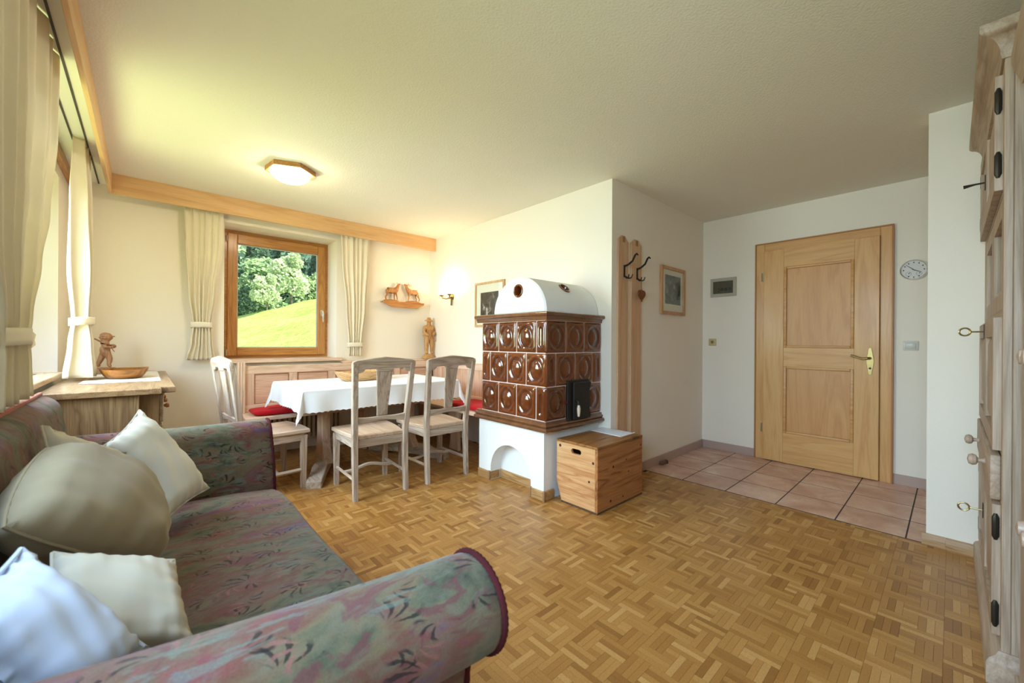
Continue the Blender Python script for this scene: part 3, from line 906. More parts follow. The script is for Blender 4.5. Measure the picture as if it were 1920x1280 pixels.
def tile_mesh(name, w, h, half):
    g = G(); nu, nv = (16 if half else 30), 30
    def fn(a, b):
        u, v = (a-0.5)*w, (b-0.5)*h
        e = min(w/2-abs(u), h/2-abs(v))
        z = 0.010*(1-math.exp(-max(0, e)/0.0035))
        # rounded frame ridge
        fx, fy = w/2-0.017, h/2-0.019; rc = 0.022
        qx, qy = max(abs(u)-(fx-rc), 0), max(abs(v)-(fy-rc), 0)
        df = sqrt(qx*qx+qy*qy)-rc if (qx > 0 or qy > 0) else max(abs(u)-fx, abs(v)-fy)
        z += 0.0048*math.exp(-(df/0.005)**2)
        if half:
            L = h*0.5-0.058; dv = max(abs(v)-L, 0); dd = sqrt(u*u+dv*dv)
            z += 0.006*math.exp(-((dd-0.024)/0.006)**2)-0.004*math.exp(-(dd/0.012)**2)
        else:
            dd = sqrt((u/(w*0.385))**2+(v/(h*0.405))**2)
            z += 0.0042*math.exp(-((dd-0.98)/0.10)**2)
            if dd < 0.95: z -= 0.0045*sin(pi*min(1, (0.95-dd)/0.40))*(1 if dd > 0.55 else 0)
            if dd < 0.62: z += 0.013*(1-(dd/0.62)**2)
        return Vector((u, -z, v))
    g.grid(fn, nu, nv)
    for bv in [v for v in g.bm.verts if v.is_boundary]:
        pass
    bmesh.ops.recalc_face_normals(g.bm, faces=g.bm.faces[:])
    if g.bm.faces[0].normal.y > 0: bmesh.ops.reverse_faces(g.bm, faces=g.bm.faces[:])
    me = bpy.data.meshes.new(name); g.bm.to_mesh(me); g.bm.free()
    me.polygons.foreach_set('use_smooth', [True]*len(me.polygons)); me.materials.append(GL)
    return me
rows = [(Z2, Z3), (Z1, Z2), (Z0, Z1)]
wl, wr = (SY1-SY0)/3.5, (SX1-SX)/3.0
gp = 0.0022
for r_, (za, zb) in enumerate(rows):
    hh = zb-za-2*gp
    cells = [0.5, 1, 1, 1] if r_ != 1 else [1, 1, 1, 0.5]     # from the near corner backwards
    y = SY0
    for c in cells:
        w = c*wl
        o = bpy.data.objects.new('stove_tile', tile_mesh('stove_tile', w-2*gp, hh, c < 1)); COL.objects.link(o); o.parent = stove
        o.location = Vector((SX+0.012, y+w/2, (za+zb)/2))-stove.location; o.rotation_euler = (0, 0, -pi/2)
        y += w
    cells = [1, 1, 1] if r_ != 1 else [0.5, 1, 1, 0.5]
    x = SX
    for c in cells:
        w = c*wr
        o = bpy.data.objects.new('stove_tile', tile_mesh('stove_tile', w-2*gp, hh, c < 1)); COL.objects.link(o); o.parent = stove
        o.location = Vector((x+w/2, SY0+0.012, (za+zb)/2))-stove.location
        x += w
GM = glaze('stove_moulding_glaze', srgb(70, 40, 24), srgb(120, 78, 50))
def mould(prof, pieces_l, pieces_r):
    """prof: (offset out of the tile face, z); pieces mitred at the near corner"""
    for side, cells in (('l', pieces_l), ('r', pieces_r)):
        for (a, b, ma, mb) in cells:
            g = G(); n = len(prof)
            def P(o_, z, t, m):
                if side == 'l': return Vector((SX-o_, t-(o_ if m else 0), z))
                return Vector((t-(o_ if m else 0), SY0-o_, z))
            A = [g.bm.verts.new(P(o_, z, a, ma)) for o_, z in prof]; B = [g.bm.verts.new(P(o_, z, b, mb)) for o_, z in prof]
            for i in range(n): g.bm.faces.new((A[i], A[(i+1) % n], B[(i+1) % n], B[i]))
            g.bm.faces.new(A[::-1]); g.bm.faces.new(B)
            g.obj('moulding_tile', GM, stove, smooth=50)
def arcp(cx, cz, r, a0, a1, n): return [(cx+r*cos(radians(a0+(a1-a0)*k/n)), cz+r*sin(radians(a0+(a1-a0)*k/n))) for k in range(n+1)]
bot = [(-0.02, 0.488), (0.018, 0.488)] + arcp(0.018, 0.504, 0.016, -90, 90, 8) + [(0.012, 0.524)] + arcp(0.010, 0.534, 0.010, -60, 80, 5) + [(0.004, 0.548), (0.004, 0.561), (-0.02, 0.561)]
top = [(-0.02, 1.2815), (0.004, 1.2815), (0.004, 1.296), (0.008, 1.300), (0.010, 1.310)] + arcp(0.018, 1.327, 0.016, -90, 90, 8) + [(-0.02, 1.343)]
def runs(y0, y1, n, shift):
    e = [y0+(y1-y0)*max(0, (k+shift))/n for k in range(n+1)]; e[0] = y0; e[-1] = y1
    return [(e[k]+(0.0008 if k else 0), e[k+1]-0.0008, k == 0, False) for k in range(n)]
for prof in (bot, top):
    mould(prof, runs(SY0, SY1+0.06, 4, -0.35), runs(SX, SX1, 3, 0.0))
# domed top
dc, dw, dz, dh = 2.240, 0.290, 1.343, 0.278
pts = [(dc-dw*cos(pi*k/28), dz+dh*sin(pi*k/28)) for k in range(29)]
dome = G().prism(pts, 0, 2.105, SX1, 0.012).obj('dome', white, stove, smooth=40)
holes = [((2.105, 2.236, 1.515), Vector((-1, 0, 0))), ((2.415, dc-dw*cos(radians(47)), dz+dh*sin(radians(47))), Vector((0, -cos(radians(47)), sin(radians(47)))))]
for c, n in holes:
    q = n.to_track_quat('Z', 'Y').to_matrix().to_4x4()
    cut(dome, G().lathe([(0.0, -0.09), (0.046, -0.09), (0.046, 0.05), (0.0, 0.05)], c, 24, mtx=q))
    ring = G().lathe([(0.037, -0.07), (0.037, 0.004), (0.041, 0.008), (0.049, 0.007), (0.052, 0.001), (0.047, -0.003), (0.0455, -0.07), (0.037, -0.07)], c, 28, mtx=q).obj('vent_ring', GL, stove, smooth=60)
    G().lathe([(0.0, -0.066), (0.037, -0.066)], c, 20, mtx=q).obj('vent_back', plain('vent_dark', (0.02, 0.012, 0.01), 0.8), ring)
# cast iron fire door
iron = plain('cast_iron', (0.028, 0.026, 0.025), 0.42, 0.6)
fd = G().box((2.298, SY0-0.014, 0.520), (2.556, SY0+0.004, 0.842), 0.004).obj('fire_door_frame', iron, stove)
dl = G().box((2.352, SY0-0.030, 0.545), (2.552, SY0-0.012, 0.826), 0.006).obj('fire_door', iron, stove)
for z in (0.57, 0.80): G().tube([(2.556, SY0-0.024, z-0.02), (2.556, SY0-0.024, z+0.02)], 0.008, 8).obj('hinge', iron, dl)
G().tube([(2.372, SY0-0.026, 0.688), (2.372, SY0-0.055, 0.686), (2.372, SY0-0.060, 0.66)], 0.007, 8).obj('latch', iron, dl)
G().lathe([(0.0, 0.0), (0.008, 0.002), (0.012, 0.03), (0.014, 0.06), (0.009, 0.085), (0.0, 0.088)], (2.372, SY0-0.060, 0.575), 12).obj('handle_grip', plain('grip_porcelain', srgb(226, 206, 184), 0.3), dl)
G().box((2.262, SY0-0.018, 0.675), (2.30, SY0-0.008, 0.69), 0.002).obj('latch_hook', plain('rusty_iron', (0.12, 0.03, 0.02), 0.6, 0.4), dl)

# ------------------------------------------------------------------ firewood crate with its lid, and the sheet on it
CX0, CX1, CY0, CY1, CH = 2.180, 2.738, 1.552, 1.905, 0.440
crate = root('firewood_crate', ((CX0+CX1)/2, (CY0+CY1)/2, 0), 'knotty pine firewood crate with hinged lid beside the tile stove', 'crate')
side = [(CY0+0.020, 0.012), (CY1-0.045, 0.012), (CY1, 0.15), (CY1, CH-0.018), (CY0+0.020, CH-0.018)]
sp = G().prism(side, 0, CX0, CX0+0.020, 0.0015).obj('end_panel', wood('crate_end', srgb(222, 176, 124), srgb(188, 130, 78), 1, 0.5, 8, knots=4.0), crate)
g = G(); sl = []
for (cy, s_) in ((1.705, -1), (1.755, 1)):
    sl += [(cy+s_*0.018*cos(t), 0.378+0.018*sin(t)*s_) for t in [-pi/2+pi*k/8 for k in range(9)]]
cut(sp, G().prism(sl, 0, CX0-0.02, CX0+0.05))
G().prism(side, 0, CX1-0.020, CX1, 0.0015).obj('end_panel', crate_pine(1), crate)
G().box((CX0, CY0, 0.012), (CX1, CY0+0.0195, CH-0.018), 0.0015).obj('front_panel', crate_pine(0), crate)
G().box((CX0+0.02, CY1-0.02, 0.15), (CX1-0.02, CY1, CH-0.02)).obj('back_panel', crate_pine(0), crate)
G().box((CX0-0.001, CY0-0.001, 0.0), (CX1, CY1-0.045, 0.0125), 0.002).obj('bottom_board', wood('crate_bottom', srgb(104, 78, 58), srgb(70, 50, 36), 0, 0.6, 10), crate)
lid = G().box((CX0-0.003, CY0-0.003, CH-0.017), (CX1, CY1-0.03, CH), 0.003).obj('lid', wood('crate_lid', srgb(176, 122, 66), srgb(130, 82, 38), 0, 0.4, 9, knots=3.0), crate)
G().box((CX0, CY1-0.029, CH-0.017), (CX1, CY1, CH-0.001), 0.002).obj('back_batten', wood('crate_lid', srgb(176, 122, 66), srgb(130, 82, 38), 0, 0.4, 9), crate)
G().box((2.40, 1.672, CH), (2.445, 1.684, CH+0.0022), 0.001).obj('lid_latch', plain('latch_brass', (0.32, 0.22, 0.09), 0.4, 0.8), lid)
knot = plain('knot_dark', srgb(64, 34, 18), 0.6)
for (y, z, r_) in ((1.872, 0.396, 0.011), (1.588, 0.33, 0.009), (1.62, 0.20, 0.008)): G().lathe([(0, 0.0005), (r_, 0.0005), (r_, -0.004)], (CX0, y, z), 12, axis=0, mtx=Matrix.Scale(-1, 4)).obj('knot', knot, sp)
for (x, z, r_) in ((2.36, 0.28, 0.009), (2.55, 0.21, 0.007), (2.33, 0.055, 0.010), (2.52, 0.30, 0.006), (2.48, 0.05, 0.007), (2.715, 0.37, 0.008)): G().lathe([(0, 0.0005), (r_, 0.0005), (r_, -0.004)], (x, CY0, z), 12, axis=1, mtx=Matrix.Scale(-1, 4)).obj('knot', knot, crate)
def paper_mat():
    m, nt, b = new_mat('printed_sheet')
    w_ = nt.nodes.new('ShaderNodeTexWave'); w_.bands_direction = 'Y'; w_.inputs['Scale'].default_value = 22; w_.inputs['Distortion'].default_value = 0
    v = coords(nt); nt.links.new(v, w_.inputs['Vector'])
    br = noise(nt, v, 90, 1, 0.5)
    mm = nt.nodes.new('ShaderNodeMath'); mm.operation = 'MULTIPLY'
    nt.links.new(ramp(nt, w_.outputs[0], [(0.75, (0, 0, 0)), (0.9, (1, 1, 1))]), mm.inputs[0]); nt.links.new(ramp(nt, br, [(0.42, (0, 0, 0)), (0.5, (0.45, 0.45, 0.45))]), mm.inputs[1])
    nt.links.new(mixc(nt, mm.outputs[0], (0.84, 0.86, 0.90), (0.32, 0.34, 0.38)), b.inputs['Base Color']); b.inputs['Roughness'].default_value = 0.5
    return m
sh = root('paper_sheet', (2.56, 1.74, CH), 'white printed sheet lying on the crate lid', 'paper')
g = G()
pq = [onz(p[0], p[1], CH+0.0015) for p in ((1104, 806), (1131, 800), (1191, 811), (1164, 819))]
def sf(u, v):
    p = (pq[0]*(1-u)+pq[1]*u)*(1-v)+(pq[3]*(1-u)+pq[2]*u)*v
    return Vector((p.x, min(p.y, 1.90), CH+0.0014+0.004*sin(pi*v)*sin(pi*u)*u))
g.grid(sf, 10, 12)
g.obj('sheet', paper_mat(), sh, solid=0.0006)
for i in (2, 3): G().ball((pq[i].x*0.98+pq[0].x*0.02, min(pq[i].y, 1.89)*0.98+pq[0].y*0.02, CH+0.004), 0.005, 8, (1, 1, 0.5)).obj('push_pin', plain('pin_white', (0.85, 0.85, 0.85), 0.3), sh)

# ------------------------------------------------------------------ chairs
def bez(pts, n=8):
    out = []
    for i in range(len(pts)-1):
        for k in range(n): out.append(Vector(pts[i]).lerp(Vector(pts[i+1]), k/n))
    return out
def make_chair():
    r = root('dining_chair', (0, 0, 0))
    HW, YB, YF = 0.188, 0.0, 0.44
    O = {a: oak(a) for a in (0, 1, 2)}
    def ly(z):       # rear stile line: kicked foot, straight at the seat, leaning back above
        if z < 0.42: return -0.022*(1-z/0.42)**1.5
        return -0.085*((z-0.42)/0.60)**1.15
    def lx(z): return HW+0.0+max(0, (z-0.42))*0.045
    for s in (-1, 1):
        g = G(); zs = [0, 0.1, 0.2, 0.32, 0.42, 0.5, 0.6, 0.7, 0.8, 0.9, 0.965]
        ring = []
        for z in zs:
            wd = 0.0165+0.003*min(1, z/0.3); dp = 0.0165 + 0.0045*(1-abs(z-0.42)/0.6)
            cx, cy = s*lx(z), ly(z)
            ring.append([g.bm.verts.new((cx+a*wd, cy+b*dp, z)) for a, b in ((-1, -1), (1, -1), (1, 1), (-1, 1))])
        for i in range(len(zs)-1):
            for k in range(4): g.bm.faces.new((ring[i][k], ring[i][(k+1) % 4], ring[i+1][(k+1) % 4], ring[i+1][k]))
        g.bm.faces.new(ring[0][::-1]); g.bm.faces.new(ring[-1])
        bmesh.ops.recalc_face_normals(g.bm, faces=g.bm.faces[:])
        bmesh.ops.bevel(g.bm, geom=[e for e in g.bm.edges if abs(e.verts[0].co.z-e.verts[1].co.z) > 0.02], offset=0.004, segments=1, affect='EDGES')
        g.obj('rear_leg', O[2], r)
    for s in (-1, 1):
        g = G()
        for (z0, z1, w0, w1) in ((0, 0.405, 0.0155, 0.021),):
            a = [g.bm.verts.new((s*0.195+i*w0, 0.405+j*w0, z0)) for i, j in ((-1, -1), (1, -1), (1, 1), (-1, 1))]
            b = [g.bm.verts.new((s*0.195+i*w1, 0.405+j*w1, z1)) for i, j in ((-1, -1), (1, -1), (1, 1), (-1, 1))]
            for k in range(4): g.bm.faces.new((a[k], a[(k+1) % 4], b[(k+1) % 4], b[k]))
            g.bm.faces.new(a[::-1]); g.bm.faces.new(b)
        g.obj('front_leg', O[2], r)
    # seat: slightly dished board with bowed sides
    g = G()
    out = []
    for k in range(41):
        t = k/40
        if t <= 0.5:
            u = t/0.5; out.append((-(0.195+0.028*u+0.012*sin(pi*u)), 0.022+u*0.42))
    front = [(-0.223+0.446*k/12, 0.442+0.020*sin(pi*k/12)) for k in range(1, 12)]
    left = [(-(0.176+0.047*u+0.012*sin(pi*u)), 0.0+u*0.442) for u in [k/10 for k in range(11)]]
    outline = left+front+[(-x, y) for x, y in left[::-1]]
    g.prism(outline, 2, 0.418, 0.450, 0.006)
    bmesh.ops.triangulate(g.bm, faces=[f for f in g.bm.faces if len(f.verts) > 8])
    g.obj('seat', wood('chair_seat', srgb(208, 184, 162), srgb(184, 156, 132), 1, 0.42, 9, fine=0.6), r)
    g = G()
    for (a, b) in (((-0.185, 0.395, 0.362), (0.185, 0.415, 0.418)), ((-0.178, 0.0, 0.362), (0.178, 0.016, 0.418))): G().box(a, b, 0.003).obj('apron_rail', O[0], r)
    for s in (-1, 1): G().prism([(s*0.196, 0.0), (s*0.204, 0.405), (s*0.186, 0.405), (s*0.178, 0.0)], 2, 0.362, 0.418, 0.002).obj('side_rail', O[1], r)
    for s in (-1, 1):
        G().tube([(s*0.186, ly(0.14), 0.138), (s*0.193, 0.41, 0.138)], 0.0145, 4, flat=0.9).obj('side_stretcher', O[1], r)
    pts = [(-0.188+0.376*k/20, 0.235, 0.138+0.030*sin(pi*k/20)**3) for k in range(21)]
    G().tube(pts, 0.0135, 6).obj('cross_stretcher', O[0], r)
    # back: crest rail, splat and lower rail lie in the leaning plane of the stiles
    def lean(g):
        for v in g.bm.verts: v.co.y += ly(v.co.z)
        return g
    w = lx(0.98)+0.021
    top_ = [(-w+0.004+2*(w-0.004)*k/16, 0.988+0.026*(1-abs(k/8-1))**0.9+(0 if 0 < k < 16 else -0.008)) for k in range(17)]
    cr = [(-w+0.004, 0.915)] + [(-w, 0.965)] + top_ + [(w, 0.965), (w-0.004, 0.915), (w-0.040, 0.900)]
    cr += [(w-0.040-0.05*sin(pi/2*k/5), 0.900-0.0+0.028*(1-cos(pi/2*k/5))) for k in range(1, 6)]
    cr += [(0.065, 0.928), (0.052, 0.905), (-0.052, 0.905), (-0.065, 0.928)]
    cr += [(-(w-0.040-0.05*sin(pi/2*k/5)), 0.900+0.028*(1-cos(pi/2*k/5))) for k in range(5, 0, -1)] + [(-w+0.040, 0.900)]
    g = G().prism(cr, 1, -0.012, 0.012, 0.004)
    lean(g).obj('crest_rail', oak(0), r)
    g = G()
    zs = [0.585+(0.915-0.585)*k/8 for k in range(9)]
    sp_ = [(0.038+0.022*((z-0.585)/0.33)**1.2, z) for z in zs]
    g.prism([(a, z) for a, z in sp_]+[(-a, z) for a, z in sp_[::-1]], 1, -0.007, 0.007, 0.002)
    bmesh.ops.triangulate(g.bm, faces=g.bm.faces[:])
    lean(g).obj('splat', oak(2), r)
    lr = [(-0.195+0.39*k/16, 0.572+0.020*sin(pi*k/16)**4+0.012*cos(2*pi*k/16)) for k in range(17)]
    lb = [(-0.195+0.39*k/16, 0.532+0.016*sin(pi*k/16)**2) for k in range(17)]
    g = G().prism(lr+lb[::-1], 1, -0.010, 0.010, 0.003)
    lean(g).obj('lower_back_rail', oak(0), r)
    return r
ch = make_chair()
GRP = 'limed oak dining chairs'
ch.location = (1.287, 2.835, 0); ch.rotation_euler = (0, 0, radians(-3))
tag(ch, 'limed oak dining chair with its back to us, beside the table leg foot', 'chair', GRP)
c2 = copy_tree(ch); c2.location = (1.845, 2.815, 0); c2.rotation_euler = (0, 0, radians(0.5))
tag(c2, 'limed oak dining chair with its back to us, next to the tile stove', 'chair', GRP)
c3 = copy_tree(ch); c3.location = (0.478, 3.50, 0); c3.rotation_euler = (0, 0, radians(-90+7))
tag(c3, 'limed oak dining chair at the table end, partly behind the sofa arm', 'chair', GRP)

# ------------------------------------------------------------------ table, cloth, bowl
TX0, TX1, TY0, TY1, TZ = 0.860, 2.240, 3.215, 4.120, 0.752
tb = root('dining_table', (1.55, 3.67, 0), 'limed wood trestle table under the white tablecloth', 'table')
G().box((TX0, TY0, TZ-0.032), (TX1, TY1, TZ), 0.005).obj('tabletop', oak(0), tb)
for x in (1.15, 1.95):
    ped = [(-0.17, 0.10), (0.17, 0.10), (0.10, 0.18), (0.068, 0.30), (0.066, 0.45), (0.085, 0.60), (0.12, 0.66), (-0.12, 0.66), (-0.085, 0.60), (-0.066, 0.45), (-0.068, 0.30), (-0.10, 0.18)]
    G().prism([(3.67+a, z) for a, z in ped], 0, x-0.035, x+0.035, 0.006).obj('pedestal', wood('table_wood', srgb(204, 176, 150), srgb(176, 144, 118), 2, 0.45, 10), tb)
    ft = [(3.22, 0), (3.42, 0.0), (3.46, 0.02), (3.88, 0.02), (3.92, 0), (4.12, 0), (4.12, 0.05), (4.09, 0.065), (3.95, 0.075), (3.88, 0.105), (3.46, 0.105), (3.39, 0.075), (3.25, 0.065), (3.22, 0.05)]
    s_ = -1 if x < 1.5 else 1
    rm_ = Matrix.Translation((x, 3.67, 0)) @ Matrix.Rotation(radians(26*s_), 4, 'Z') @ Matrix.Translation((-x, -3.67, 0))
    G().prism(ft, 0, x-0.055, x+0.055, 0.006, mtx=rm_).obj('foot', oak(1), tb)
    G().box((x-0.04, 3.30, 0.66), (x+0.04, 4.04, 0.72), 0.006).obj('bearer', oak(1), tb)
G().box((1.186, 3.645, 0.20), (1.914, 3.695, 0.29), 0.006).obj('stretcher', oak(0), tb)
cl_m = cloth('table_linen', (0.80, 0.81, 0.85), 0.9, 500, 0.2)
OV = 0.185
def cloth_pt(u, v):
    x = TX0-OV+u*(TX1-TX0+2*OV); y = TY0-OV+v*(TY1-TY0+2*OV)
    dx = max(TX0-x, x-TX1, 0); dy = max(TY0-y, y-TY1, 0)
    sxn = -1 if x < TX0 else 1; syn = -1 if y < TY0 else 1
    cx = min(max(x, TX0), TX1); cy = min(max(y, TY0), TY1)
    z = TZ+0.0035
    d_ = sqrt(dx*dx+dy*dy)
    if d_ > 0:
        rip = 0.5+0.5*sin(x*21+0.8*sin(x*7)) if dy > dx else 0.5+0.5*sin(y*19+1.0*sin(y*6))
        t = min(1, d_/0.05)
        fl_ = 0.006+0.10*d_*rip*t
        corner = min(dx, dy)
        nx, ny = (dx/d_, dy/d_)
        fl_ += 0.30*corner
        cx += sxn*(fl_*nx); cy += syn*(fl_*ny)
        drop = d_ - 0.012*t
        edge = max(dx, dy)/OV
        if edge > 0.985: drop -= 0.010*abs(sin((x if dy > dx else y)*pi/0.045))
        z -= max(0.0, drop)
    else:
        z += 0.0009*sin(x*9)*sin(y*8)
    return Vector((cx, cy, z))
g = G(); g.grid(cloth_pt, 170, 126)
tc_ = tag(g.obj('tablecloth', cl_m, smooth=180, solid=0.0015), 'white linen tablecloth with scalloped hem draped over the table', 'tablecloth')
def bowl(name, c, L, Wd, H, label, mat_, thick=0.012, rot=0.0):
    g = G(); n, m = 40, 8
    q = Matrix.Rotation(rot, 4, 'Z')
    def ring(s, z, dz=0.0):
        return [g.bm.verts.new(Vector(c)+q @ Vector((L/2*s*math.copysign(abs(cos(t))**0.85, cos(t)), Wd/2*s*math.copysign(abs(sin(t))**0.95, sin(t)), z+dz*abs(cos(t))**4))) for t in [2*pi*k/n for k in range(n)]]
    R = [ring(0.62, 0.0), ring(0.72, H*0.10), ring(0.84, H*0.4), ring(0.94, H*0.75, 0.004), ring(1.0, H, 0.010), ring(0.955, H*0.985, 0.010), ring(0.86, H*0.6), ring(0.72, H*0.3), ring(0.5, H*0.2)]
    for i in range(len(R)-1):
        for k in range(n): g.bm.faces.new((R[i][k], R[i][(k+1) % n], R[i+1][(k+1) % n], R[i+1][k]))
    g.bm.faces.new(R[0][::-1]); g.bm.faces.new(R[-1])
    o = g.obj(name, mat_, smooth=50)
    return tag(o, label, 'bowl')
bowl('wooden_bowl', (1.50, 3.74, TZ+0.005), 0.50, 0.27, 0.085, 'oval pale wooden bowl with bark specks on the white tablecloth', wood('bowl_pale', srgb(222, 188, 138), srgb(186, 140, 90), 0, 0.45, 12, knots=9), rot=radians(10))

# ------------------------------------------------------------------ corner bench, cushions, radiator
bn = root('corner_bench', (1.7, 4.4, 0), 'pale pine corner bench with panelled backrest around the table', 'bench')
BY, BT = 4.430, 0.882
G().box((0.690, BY, BT-0.075), (2.672, BY+0.028, BT), 0.004).obj('top_rail', pine(0), bn)
G().box((0.690, BY, 0.452), (2.672, BY+0.028, 0.520), 0.004).obj('bottom_rail', pine(0), bn)
for i, x in enumerate((0.690, 1.06, 1.43, 1.80, 2.17, 2.60)):
    G().box((x, BY+0.0004, 0.520), (x+0.072, BY+0.0276, BT-0.075)).obj('back_stile', pine(2), bn)
for i in range(5):
    x0 = (0.690, 1.06, 1.43, 1.80, 2.17)[i]+0.072; x1 = (1.06, 1.43, 1.80, 2.17, 2.60)[i]
    G().box((x0, BY+0.010, 0.520), (x1, BY+0.022, BT-0.075)).obj('back_panel', wood('bench_panel', srgb(222, 188, 162), srgb(202, 162, 136), 0, 0.5, 8), bn)
    g = G()
    for (a, b, c, d_) in ((x0, 0.520, x0+0.010, BT-0.075), (x1-0.010, 0.520, x1, BT-0.075), (x0+0.010, BT-0.085, x1-0.010, BT-0.075), (x0+0.010, 0.520, x1-0.010, 0.530)):
        g.box((a, BY+0.003, b), (c, BY+0.012, d_), 0.002)
    g.obj('panel_bead', wood('bench_bead', srgb(186, 142, 110), srgb(150, 104, 76), 0, 0.5, 12), bn)
po = G()
for k in range(3): po.box((0.628+k*0.0207, BY-0.030, 0.0), (0.648+k*0.0207, BY+0.034, BT+0.040), 0.006, 2)
po.obj('end_post', pine(2), bn)
G().box((0.640, 4.070, 0.418), (2.742, BY, 0.450), 0.006, 2).obj('seat_board', pine(0), bn)
XBK = 2.690
G().box((XBK, 2.72, BT-0.075), (XBK+0.028, BY+0.02, BT), 0.004).obj('top_rail', pine(1), bn)
G().box((XBK, 2.72, 0.452), (XBK+0.028, BY, 0.520), 0.004).obj('bottom_rail', pine(1), bn)
ysb = (2.72, 3.02, 3.32, 3.62, 3.92, 4.22, BY)
for i in range(6):
    G().box((XBK+0.0004, ysb[i], 0.520), (XBK+0.0276, ysb[i]+0.060, BT-0.075)).obj('back_stile', pine(2), bn)
    G().box((XBK+0.010, ysb[i]+0.060, 0.520), (XBK+0.022, ysb[i+1], BT-0.075)).obj('back_panel', wood('bench_panel', srgb(222, 188, 162), srgb(202, 162, 136), 2, 0.5, 8), bn)
G().box((2.300, 2.735, 0.418), (2.742, 4.0695, 0.450), 0.006, 2).obj('seat_board', pine(1), bn)
G().box((2.655, BY-0.02, BT), (XB-0.002, YW-0.002, BT+0.018), 0.003).obj('corner_shelf', pine(0), bn)
G().box((1.60, BY+0.030, BT), (2.6545, YW-0.002, BT+0.0178), 0.003).obj('top_shelf', pine(0), bn)
for (x, y) in ((0.70, 4.15), (1.70, 4.15), (2.40, 3.45), (2.40, 2.80), (2.45, 4.20)):
    G().prism([(y-0.03, 0.0), (y+0.13, 0.0), (y+0.10, 0.20), (y+0.16, 0.418), (y-0.05, 0.418), (y-0.01, 0.25)], 0, x-0.02, x+0.02, 0.004).obj('bench_leg', pine(2), bn)
red = cloth('red_velvet', (0.46, 0.006, 0.014), 0.85, 700, 0.05, wob=0.2)
def pad(name, x0, x1, y0, y1, z, h, label):
    g = G()
    def fn(u, v):
        a, b = 2*pi*u, -pi/2+pi*v
        ce = lambda t, p: math.copysign(abs(cos(t))**p, cos(t)); se = lambda t, p: math.copysign(abs(sin(t))**p, sin(t))
        x = ce(b, 0.35)*ce(a, 0.28); y = ce(b, 0.35)*se(a, 0.28); zz = se(b, 0.8)
        return Vector(((x0+x1)/2+(x1-x0)/2*x, (y0+y1)/2+(y1-y0)/2*y, z+h/2+h/2*zz+0.004*sin(x*7+y*5)*(1 if zz > 0 else 0)))
    g.grid(fn, 48, 14, closed_u=True)
    bmesh.ops.remove_doubles(g.bm, verts=g.bm.verts[:], dist=1e-5)
    return tag(g.obj(name, red, smooth=60), label, 'cushion', 'red bench cushions')
pad('seat_cushion', 0.705, 1.60, 4.10, 4.415, 0.451, 0.055, 'red seat cushion on the bench under the window')
pad('seat_cushion', 2.335, 2.675, 2.76, 3.60, 0.451, 0.055, 'red seat cushion on the bench next to the tile stove')
rad = root('radiator', (1.2, 4.54, 0.1), 'ribbed radiator below the window behind the bench', 'radiator')
rm = plain('radiator_enamel', srgb(196, 184, 164), 0.4)
for k in range(18):
    x = 0.80+k*0.045
    G().box((x, 4.49, 0.12), (x+0.030, 4.58, 0.40), 0.010, 2).obj('rib', rm, rad)
g = G(); g.tube([(0.79, 4.535, 0.15), (1.61, 4.535, 0.15)], 0.014, 10); g.tube([(0.79, 4.535, 0.37), (1.61, 4.535, 0.37)], 0.014, 10); g.tube([(1.60, 4.535, 0.15), (1.66, 4.535, 0.15), (1.66, 4.535, 0.0)], 0.009, 8)
g.obj('pipes', rm, rad)
# ------------------------------------------------------------------ sofa
FL = floral()
sofa = root('sofa', (0.1, 1.4, 0), 'floral tapestry sofa with rolled arms in front of the left window', 'sofa')
AY0, AY1 = 0.620, 2.400          # centre lines of the rolls
g = G(); g.box((-0.36, 0.74, 0.06), (0.435, 2.28, 0.30), 0.02, 2); g.obj('base', FL, sofa)
def seat_fn(u, v):
    a = 2*pi*u
    return None
# seat cushion: rounded slab with a soft front edge
g = G()
prof = [(-0.24, 0.28), (0.455, 0.28)] + [(0.455+0.040*cos(t), 0.355+0.070*sin(t)) for t in [-pi/2+pi*k/10 for k in range(11)]] + [(0.30, 0.436), (0.10, 0.440), (-0.24, 0.430)]
n = len(prof); NY = 28
rings = []
for j in range(NY+1):
    y = 0.800+(2.215-0.800)*j/NY
    e = min(1.0, min(j, NY-j)/2.0)
    rings.append([g.bm.verts.new((x, y, z+0.006*sin(y*9+x*6)*(1 if z > 0.4 else 0)-(1-e)*0.012*(1 if z > 0.4 else 0))) for x, z in prof])
for j in range(NY):
    for k in range(n): g.bm.faces.new((rings[j][k], rings[j][(k+1) % n], rings[j+1][(k+1) % n], rings[j+1][k]))
g.bm.faces.new(rings[0][::-1]); g.bm.faces.new(rings[-1])
g.obj('seat_cushion', FL, sofa, smooth=60)
# backrest with rolled top
bp = [(-0.388, 0.10), (-0.18, 0.10), (-0.185, 0.42), (-0.200, 0.60), (-0.225, 0.76), (-0.238, 0.825)] + [(-0.313+0.075*cos(t), 0.840+0.072*sin(t)) for t in [pi*k/12 for k in range(1, 13)]] + [(-0.388, 0.78)]
g = G(); rings = []
ysx = [0.58, 0.595, 0.62] + [0.62+(2.37-0.62)*k/16 for k in range(1, 17)] + [2.405, 2.42]
for j, y in enumerate(ysx):
    e = {0: 0.90, 1: 0.965, len(ysx)-2: 0.965, len(ysx)-1: 0.90}.get(j, 1.0)
    rings.append([g.bm.verts.new((-0.30+(x+0.30)*e, y, 0.5+(z-0.5)*e)) for x, z in bp])
n = len(bp)
for j in range(len(ysx)-1):
    for k in range(n): g.bm.faces.new((rings[j][k], rings[j][(k+1) % n], rings[j+1][(k+1) % n], rings[j+1][k]))
g.bm.faces.new(rings[0][::-1]); g.bm.faces.new(rings[-1])
bk = g.obj('backrest', FL, sofa, smooth=50)
